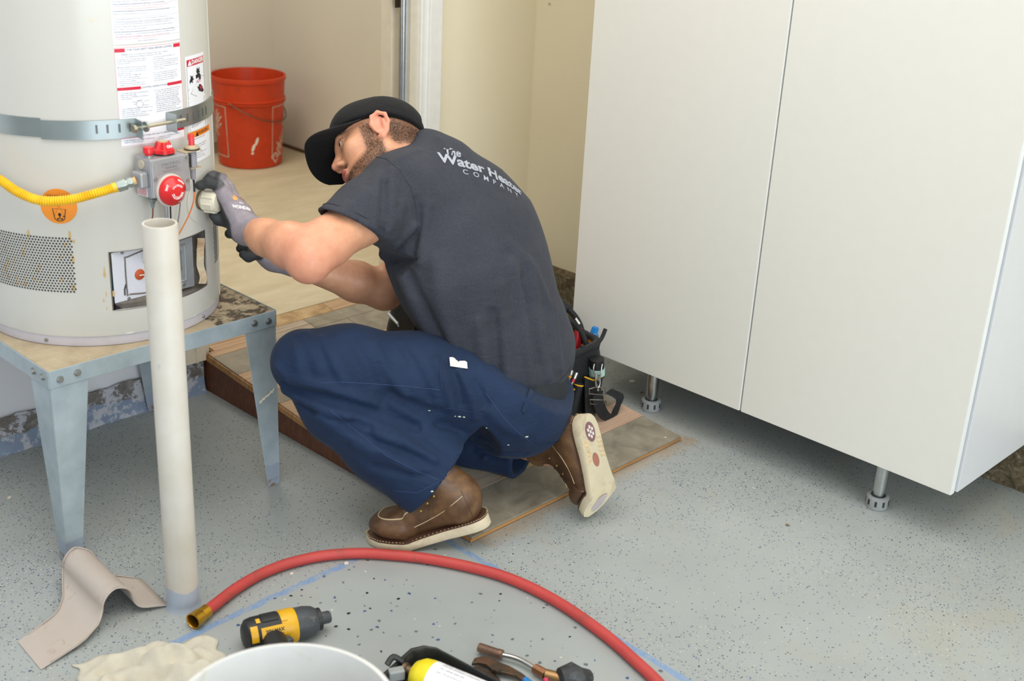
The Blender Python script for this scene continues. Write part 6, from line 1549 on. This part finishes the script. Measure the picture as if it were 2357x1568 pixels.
def driver(x0, y0, x1, y1, col, lab, r_):
    a, b = E_(x0, y0, .012), E_(x1, y1, .012); d_ = unit(a-b); L_ = np.linalg.norm(a-b); t_ = thing('nut_driver', b, lab, 'screwdriver', 'drivers in the bag pockets')
    obj('shaft', MB().cyl(b-d_*.03, b+d_*L_*.55, .0035, n=10), M_CHR, t_, 30); obj('collar', MB().cyl(b+d_*L_*.30, b+d_*L_*.48, .0050, n=12), col, t_, 30)
    obj('socket', MB().lathe([(.0045, L_*.5), (r_, L_*.56), (r_, L_), (r_*.7, L_), (r_*.65, L_*.9), (0, L_*.9)], b, d_, 16), M_CHR, t_, 35)
driver(1327, 858, 1314, 888, simple('red_collar', (196, 40, 60), 0.4), 'nut driver with a bright socket and red collar in the bag pocket', .0068)
driver(1316, 852, 1309, 876, simple('amber_collar', (214, 150, 20), 0.4), 'nut driver with a dark socket and amber collar in the bag pocket', .0062)
tp = thing('tape_roll', E_(1376, 862, .022), 'pale green banded black roll in the side pocket of the tool bag', 'tape')
obj('core', MB().cyl(E_(1374, 866, .020), E_(1374, 826, .020), .0205, .0195, n=24), simple('black_tape', (28, 29, 31), 0.45), tp, 40); obj('band', MB().cyl(E_(1374, 862, .020), E_(1374, 846, .020), .0212, n=24), simple('mint_band', (174, 208, 200), 0.5), tp, 40)
a = onp(935, 715, 0, BGX0+.03)
o = obj('brass_fitting', MB().lathe([(0, -.03), (.016, -.03), (.018, -.01), (.014, -.005), (.014, .004), (.019, .008), (.019, .024), (.012, .028), (0, .028)], a, unit(V(.2, .3, 1)), 8), simple('yellow_brass', (196, 150, 50), 0.25, 0.9), smooth=30); tag(solo(o), 'yellow brass fitting in the tool bag under the bent arm', 'fitting')
a, b = onp(894, 722, 0, BGX0-.016), onp(916, 746, 0, BGX0-.016)
o = obj('key_tool', MB().cyl(a, b, .0050, .0040, n=10).cyl(b, b+unit(b-a)*.012+V(0, .008, -.002), .0022, n=8), simple('pale_steel_key', (206, 212, 220), 0.3, .6), smooth=30); tag(solo(o), 'pale steel tool clipped to the far side of the tool bag', 'tool')

# ---------------------------------------------------------------- red rubber hose with brass end
M_HOSE = simple('red_rubber', (188, 66, 62), 0.55, var=.08, vscale=14, dirt=(120, 70, 62), dirt_amt=.15, dscale=22)
hz = .0125
hp = [onz(x, y, max(hz, .0180-.0022*k_)) for k_, (x, y) in enumerate(((474, 1408), (500, 1388), (545, 1354), (600, 1322), (665, 1297), (740, 1280), (815, 1274), (880, 1276), (1000, 1289), (1150, 1324), (1270, 1378), (1380, 1452), (1460, 1520), (1530, 1590), (1600, 1700)))]
hs = thing('garden_hose', onz(700, 1290, 0), 'red rubber hose with a brass end curving across the floor', 'hose')
obj('hose_tube', MB().tube(cr(hp, 10), .0118, 18), M_HOSE, hs, 60)
M_BRASS = simple('yellow_brass', (196, 150, 50), 0.25, 0.9)
h0 = hp[0]; hd_ = unit(onz(436, 1437, .0180)-h0); o0 = h0-hd_*.004
obj('ferrule', MB().lathe([(.0125, 0), (.0142, .001), (.0142, .020), (.0125, .021)], o0, hd_, 30), M_BRASS, hs, 35)
obj('coupling', MB().lathe([(.0128, .019), (.0160, .021), (.0165, .024), (.0168, .040), (.0172, .043), (.0150, .0435), (.0138, .041), (.0138, .024), (.0, .024)], o0, hd_, 32), M_BRASS, hs, 35)
obj('bore', MB().cyl(o0+hd_*.0245, o0+hd_*.026, .0125, n=20), simple('dark_bore', (26, 20, 12), 0.8), hs, 30)

# ---------------------------------------------------------------- removed burner cover lying by the stand leg
M_PLATE = simple('taupe_enamel', (190, 178, 168), 0.45, var=.03, dirt=(150, 120, 96), dirt_amt=.04, dscale=30)
prof = [(-.170, .003), (-.130, .008), (-.090, .013), (-.066, .018), (-.050, .023), (-.040, .031), (-.034, .040)]+[(-.033*cos(a), .044+.031*sin(a)) for a in np.linspace(.05, pi-.05, 13)]+[(.034, .038), (.036, .028), (.041, .020), (.052, .013), (.075, .009), (.100, .004)]
tn = [(-.170, -.060, .050), (-.090, -.045, .078), (-.062, -.030, .115), (-.048, -.024, .150), (-.034, -.012, .180), (0, -.004, .190), (.034, -.008, .165), (.050, -.012, .140), (.100, -.022, .100)]
CO, CA = V(.995, 1.972, 0), radians(-4); ca_, sa_ = cos(CA), sin(CA)
def cov(u, v, th):
    k = u*(len(prof)-1); i = min(int(k), len(prof)-2); f_ = k-i; x = prof[i][0]*(1-f_)+prof[i+1][0]*f_; z = prof[i][1]*(1-f_)+prof[i+1][1]*f_
    a = np.interp(x, [q[0] for q in tn], [q[1] for q in tn]); b = np.interp(x, [q[0] for q in tn], [q[2] for q in tn]); y = a+(b-a)*v
    return CO+V(x*ca_-y*sa_, x*sa_+y*ca_, z+th)
cvr = obj('burner_cover', MB().grid(lambda u, v: cov(u, v, 0), 45, 12), M_PLATE, smooth=50)
so_ = cvr.modifiers.new('sheet', 'SOLIDIFY'); so_.thickness = .0016
tag(solo(cvr), 'bent taupe sheet metal burner cover lying beside the stand leg', 'cover')
def lip(name, us, v0, v1, dz, off): return obj(name, MB().grid(lambda u, v: cov(us[0]+(us[1]-us[0])*u, v0+(v1-v0)*v, 0)+V(*off)+V(0, 0, dz), 6, 10), M_PLATE, cvr, 50)
lip('hem_lip', (0, .055), 0, 1, -.0012, (-.012, -.003, 0)); 
fr_ = [cov(.02+.30*k/20, .03+.0*k, .0012) for k in range(21)]
obj('edge_fold', MB().tube([cov(u, .97-.02*0, .0012) for u in np.linspace(.01, .98, 50)], .0012, 6), M_PLATE, cvr, 60)
obj('edge_fold', MB().tube([cov(u, .02, .0012) for u in np.linspace(.01, .98, 50)], .0012, 6), M_PLATE, cvr, 60)

# ---------------------------------------------------------------- white bucket close to the lens
WB = V(.808, 1.148, 0); wbk = thing('bucket', WB, 'white plastic bucket in front of the impact driver', 'bucket')
M_WPL = simple('white_plastic', (216, 216, 214), 0.4, var=.02, dirt=(196, 190, 170), dirt_amt=.12, dscale=9)
make_bucket(wbk, WB, .370, .131, .1515, M_WPL, (.70, .74, .88))

# ---------------------------------------------------------------- rag
def ragf(u, v):
    x, y = (u-.5), (v-.5); p = onz(360, 1556, 0)+V(x*.24+y*.05, -x*.10+y*.17, 0)*1.0
    e = max(0, 1-(abs(2*x)**3+abs(2*y)**3)); z = .004+e*(.020+.014*sin(9*x+4*y)+.010*sin(17*y-6*x)+.006*sin(31*x+11*y)); return V(p[0]+.006*sin(11*y*2), p[1]+.008*sin(9*x*2), max(.002, z))
rg = obj('rag', MB().grid(ragf, 46, 34), simple('beige_terry', (204, 197, 180), 0.95, var=.08, bump=.8, bscale=160), smooth=70)
rg.modifiers.new('cloth', 'SOLIDIFY').thickness = .003
tag(solo(rg), 'crumpled beige rag on the floor beside the white bucket', 'rag')

# ---------------------------------------------------------------- cordless impact driver lying on its side
M_DYEL = simple('tool_yellow', (222, 168, 22), 0.4, var=.05); M_DGRY = simple('tool_dark_grey', (62, 66, 70), 0.5, var=.08, dirt=(120, 116, 108), dirt_amt=.2, dscale=40); M_DBLK = simple('tool_black', (30, 32, 34), 0.5, var=.1)
d0, d1 = onz(572, 1462, .034), onz(722, 1428, .032); dx_ = unit(d1-d0); hv_ = unit(V(-.50, -.86, 0)-dx_*np.dot(V(-.50, -.86, 0), dx_)); dz_ = np.cross(dx_, hv_)
drv = thing('impact_driver', (d0+d1)/2*np.array([1, 1, 0]), 'yellow and black cordless impact driver lying on the grey floor', 'power tool')
Ld = np.linalg.norm(d1-d0)
obj('motor_housing', MB().lathe([(0, -.012), (.020, -.011), (.030, -.004), (.033, .008), (.0335, .045), (.0330, .062)], d0, dx_, 28), M_DBLK, drv, 40)
obj('yellow_shell', MB().lathe([(.0330, .060), (.0345, .062), (.0348, .088), (.0330, .092)], d0, dx_, 28), M_DYEL, drv, 40)
obj('gear_case', MB().lathe([(.0325, .091), (.0325, .112), (.0290, .128), (.0235, .136), (.0175, .139)], d0, dx_, 28), M_DGRY, drv, 40)
obj('nose_ring', MB().lathe([(.0180, .134), (.0225, .136), (.0225, .144), (.0150, .146)], d0, dx_, 24), M_DBLK, drv, 40)
obj('chuck', MB().lathe([(.0125, .145), (.0125, .162), (.0105, .165), (.0055, .165), (.0055, .155), (0, .155)], d0, dx_, 20), M_DGRY, drv, 40)
up_ = unit(V(0, 0, 1)-dx_*dx_[2]); sd_ = np.cross(dx_, up_)
def plate(nm, x0, x1, a0, a1, r_, mat_, par=drv): return obj(nm, MB().grid(lambda u, v: d0+dx_*(x0+(x1-x0)*u)+(up_*cos(a0+(a1-a0)*v)+sd_*sin(a0+(a1-a0)*v))*r_, 6, 8), mat_, par, 60)
plate('grip_pad', .024, .056, -.38, .42, .0352, M_DBLK); plate('side_label', .018, .074, .75, 1.35, .0355, M_DYEL); plate('rear_label', -.002, .012, .55, 1.5, .0345, M_DYEL); plate('accent', .060, .072, .35, .60, .0362, M_DYEL); plate('accent', .012, .020, .10, .42, .0352, M_DYEL)
plate('red_mark', .048, .060, 1.2, 1.36, .0360, simple('tool_red', (196, 40, 34), 0.4))
tl_ = MB(); vv, ff = text_mesh('20V MAX', .009, 'CENTER', bold=.0003)
tl_.add([d0+dx_*(.044+x)+(up_*cos(1.02-y/.0355)+sd_*sin(1.02-y/.0355))*.0361 for x, y, _ in vv], ff); tag(obj('printed_lettering', tl_, M_LBLK, drv, 0), kind='stuff')
hb_ = d0+dx_*.040; he_ = hb_+hv_*.130; he_[2] = .030
obj('handle', MB().tube(cr([hb_+hv_*.015, hb_+hv_*.06+V(0, 0, 0), he_], 5), .0195, 16, flat=1.2), M_DBLK, drv, 60)
obj('trigger', MB().box(hb_+hv_*.050+dx_*.022, (.020, .020, .020)), M_DGRY, drv, 0, bevel=.005)
RB = np.array([dx_, hv_, np.cross(dx_, hv_)]).T
obj('battery', MB().box(np.array([he_[0], he_[1], .034])+hv_*.020, (.110, .050, .066), RB), M_DGRY, drv, 0, bevel=.008, bseg=3); obj('battery_shoe', MB().box(np.array([he_[0], he_[1], .034])-hv_*.014, (.100, .022, .060), RB), M_DYEL, drv, 0, bevel=.006, bseg=3)

# ---------------------------------------------------------------- black tray with gas cylinder
M_TRAY = simple('scuffed_black_plastic', (34, 36, 36), 0.45, var=.12, dirt=(90, 84, 74), dirt_amt=.15, dscale=30)
tz = .055; rimw = [onz(x, y, tz) for x, y in ((862, 1566), (945, 1492), (975, 1485), (1005, 1490), (1165, 1575))]
ins = np.mean(np.array(rimw), axis=0)+V(-.06, -.16, 0)
poly = rimw+[rimw[-1]+V(-.02, -.22, 0), rimw[0]+V(-.06, -.20, 0)]; cen = np.mean(np.array(poly), axis=0)
def lvl(s_, z_): return [V(*(cen[:2]+(p[:2]-cen[:2])*s_), z_) for p in poly]
tray = thing('tool_tray', V(cen[0], cen[1], 0), 'scuffed black plastic tool tray holding the yellow gas cylinder', 'tray')
tm = lofted([lvl(.90, .001), lvl(.92, .004), lvl(.96, tz-.008), lvl(1.0, tz-.006), lvl(1.0, tz), lvl(.955, tz), lvl(.93, tz-.006), lvl(.88, .008)]); n_ = len(poly)
tm.f += [tuple(range(n_))[::-1], tuple(range(7*n_, 8*n_))]; tm.mi += [0, 0]
obj('shell', tm, M_TRAY, tray, 35, bevel=.003)
lt = onz(912, 1552, .045)
obj('latch', MB().box(lt, (.030, .018, .022), np.array([[.9, .43, 0], [-.43, .9, 0], [0, 0, 1]])), M_GRAYPL, tray, 0, bevel=.003)
obj('latch_hook', MB().tube(cr([lt+V(-.005, .02, .012), lt+V(.012, .022, .02), lt+V(.024, .010, .010)], 5), .006, 8), M_TRAY, tray, 60)
g0, g1 = onz(948, 1540, .052), onz(1110, 1600, .060); gd = unit((g1-g0)*np.array([1, 1, 0])); g0[2] = .046
gas = thing('gas_cylinder', V(g0[0], g0[1], .009)+gd*.1, 'yellow and white gas cylinder lying in the black tray', 'cylinder')
obj('tank', MB().lathe([(0, .0), (.012, .001), (.024, .008), (.033, .022), (.0355, .038), (.0355, .22), (.030, .235), (0, .24)], g0, gd, 32), simple('gas_yellow', (236, 216, 30), 0.35), gas, 40)
obj('label', MB().lathe([(.0359, .046), (.0359, .20)], g0, gd, 32), M_LABEL, gas, 60)
obj('nozzle', MB().lathe([(.009, .003), (.009, -.010), (.012, -.011), (.012, -.018), (.006, -.020), (0, -.020)], g0, gd, 18), simple('burnt_brass', (120, 100, 80), 0.4, .7), gas, 35)
gt = MB(); gu = unit(V(0, 0, 1)-gd*gd[2]); gs = np.cross(gd, gu)
for i, ln in enumerate(('MAP-PRO', 'DANGER: EXTREMELY FLAMMABLE', 'GAS UNDER PRESSURE', 'MAY CAUSE FLASH FIRE')):
    vv, ff = text_mesh(ln, .010 if i == 0 else .0052, 'LEFT', res=1); a0 = .5-.28*i
    gt.add([g0+gd*(.062+x)+(gu*cos(a0-y/.036)*1+gs*sin(-(a0-y/.036))*-1*-1)*.0363 for x, y, _ in vv], ff)
tag(obj('printed_lettering', gt, simple('label_grey_ink', (130, 132, 140), 0.5), gas, 0), kind='stuff')

# ---------------------------------------------------------------- torch head and pliers on the floor
M_TORCH = simple('burnt_copper_tube', (132, 104, 86), 0.4, .6, var=.2, vscale=50, dirt=(70, 60, 50), dirt_amt=.3, dscale=50)
q = [onz(x, y, .014) for x, y in ((1102, 1490), (1156, 1508), (1182, 1514), (1206, 1524), (1236, 1542), (1256, 1554), (1278, 1560))]
tc = thing('torch_head', (*q[2][:2], 0), 'brass torch head with a bent steel tube and black knob on the floor', 'torch')
obj('burner_tube', MB().lathe([(.0065, .004), (.0085, 0), (.0092, .002), (.0092, .040), (.0100, .042), (.0100, np.linalg.norm(q[1]-q[0])), (.005, np.linalg.norm(q[1]-q[0])+.002), ], q[0], q[1]-q[0], 18), M_TORCH, tc, 35)
obj('neck_tube', MB().tube(cr([q[1], q[2], q[3], q[4]], 6), .0052, 12), M_CHR, tc, 60)
obj('elbow', MB().cyl(q[4]-unit(q[5]-q[4])*.006, q[5], .0098, .0105, n=8), simple('brown_brass', (150, 104, 74), 0.4, .7), tc, 30); obj('valve_body', MB().cyl(q[5], q[6]+unit(q[6]-q[5])*.012, .0115, .013, n=14), simple('old_brass', (160, 126, 84), 0.4, .8), tc, 30)
obj('ignition_button', MB().sph(onz(1256, 1566, .030), .0055, 12, 8), simple('pink_red_button', (196, 50, 84), 0.35), tc, 60)
obj('hand_grip', MB().tube([onz(1290, 1562, .026), onz(1316, 1556, .026), onz(1340, 1562, .024), onz(1356, 1556, .022)], [.020, .026, .020, .013], 14), simple('sooty_black_rubber', (42, 44, 46), 0.6, var=.2, dirt=(96, 98, 98), dirt_amt=.35, dscale=50), tc, 60)
M_RUSTY = simple('rusty_tool_steel', (82, 68, 56), 0.5, .6, var=.2, dirt=(134, 84, 48), dirt_amt=.35, dscale=40)
pw = lambda x, y, z=.010: onz(x, y, z)
pl = thing('slip_joint_pliers', (*pw(1140, 1548)[:2], 0), 'rusty slip joint pliers with blue grips beside the torch head', 'pliers')
def slab(nm, pix, z0, z1, mat_): return obj(nm, MB().prism([onz(x, y, z0) for x, y in pix], (0, 0, z1-z0)), mat_, pl, 0, bevel=.0015)
slab('jaw', [(1085, 1534), (1092, 1522), (1112, 1517), (1132, 1520), (1150, 1532), (1172, 1540), (1200, 1556), (1220, 1572), (1206, 1576), (1186, 1562), (1160, 1556), (1136, 1552), (1118, 1536), (1100, 1532)], .008, .016, M_RUSTY)
slab('jaw', [(1090, 1540), (1104, 1540), (1118, 1548), (1138, 1556), (1150, 1568), (1160, 1590), (1148, 1592), (1136, 1572), (1112, 1560), (1096, 1552)], .001, .0075, M_RUSTY)
p_ = pw(1145, 1544, .016); obj('pivot', MB().cyl(p_, p_+V(0, 0, .004), .0075, n=6), M_RUSTY, pl, 30)
obj('grip', MB().tube([pw(1208, 1566, .012), pw(1226, 1580, .012), pw(1250, 1610, .012)], .0075, 10), M_BLUE, pl, 60); obj('grip', MB().tube([pw(1152, 1584, .009), pw(1164, 1606, .009), pw(1176, 1640, .009)], .0075, 10), M_BLUE, pl, 60)

# ---------------------------------------------------------------- scattered chips
M_CHIP = simple('pale_chip', (226, 214, 196), 0.7)
rs = random.Random(11)
for (x, y, s_, lab) in ((797, 1298, .008, 'tan chip on the floor by the blue line behind the hose'), (671, 1322, .006, 'white chip on the floor beside the red hose'), (22, 1146, .007, 'brown crumb on the floor behind the left stand leg'), (1455, 878, .011, 'pale chip on the floor under the white cabinet by its leg'), (1478, 905, .009, 'grey crumb on the floor beside the cabinet leg'), (1812, 1210, .007, 'grey crumb alone on the floor in front of the cabinet'), (1533, 996, .004, 'white crumb on the front corner of the ramp')):
    p = onz(x, y, .0); 
    if y < 1000 and x > 1500: p = onz(x, y, .032); p[2] = rz(p[1])+.0012
    k = 7; pts = [p+V(s_*rs.uniform(.5, 1)*cos(2*pi*i/k), s_*rs.uniform(.4, .8)*sin(2*pi*i/k), .0004) for i in range(k)]
    o = obj('chip', MB().prism(pts, (0, 0, s_*.25)), M_CHIP if 'white' in lab or 'pale' in lab or 'tan' in lab else simple('brown_crumb', (122, 104, 84), 0.8), smooth=0); tag(solo(o), lab, 'debris')
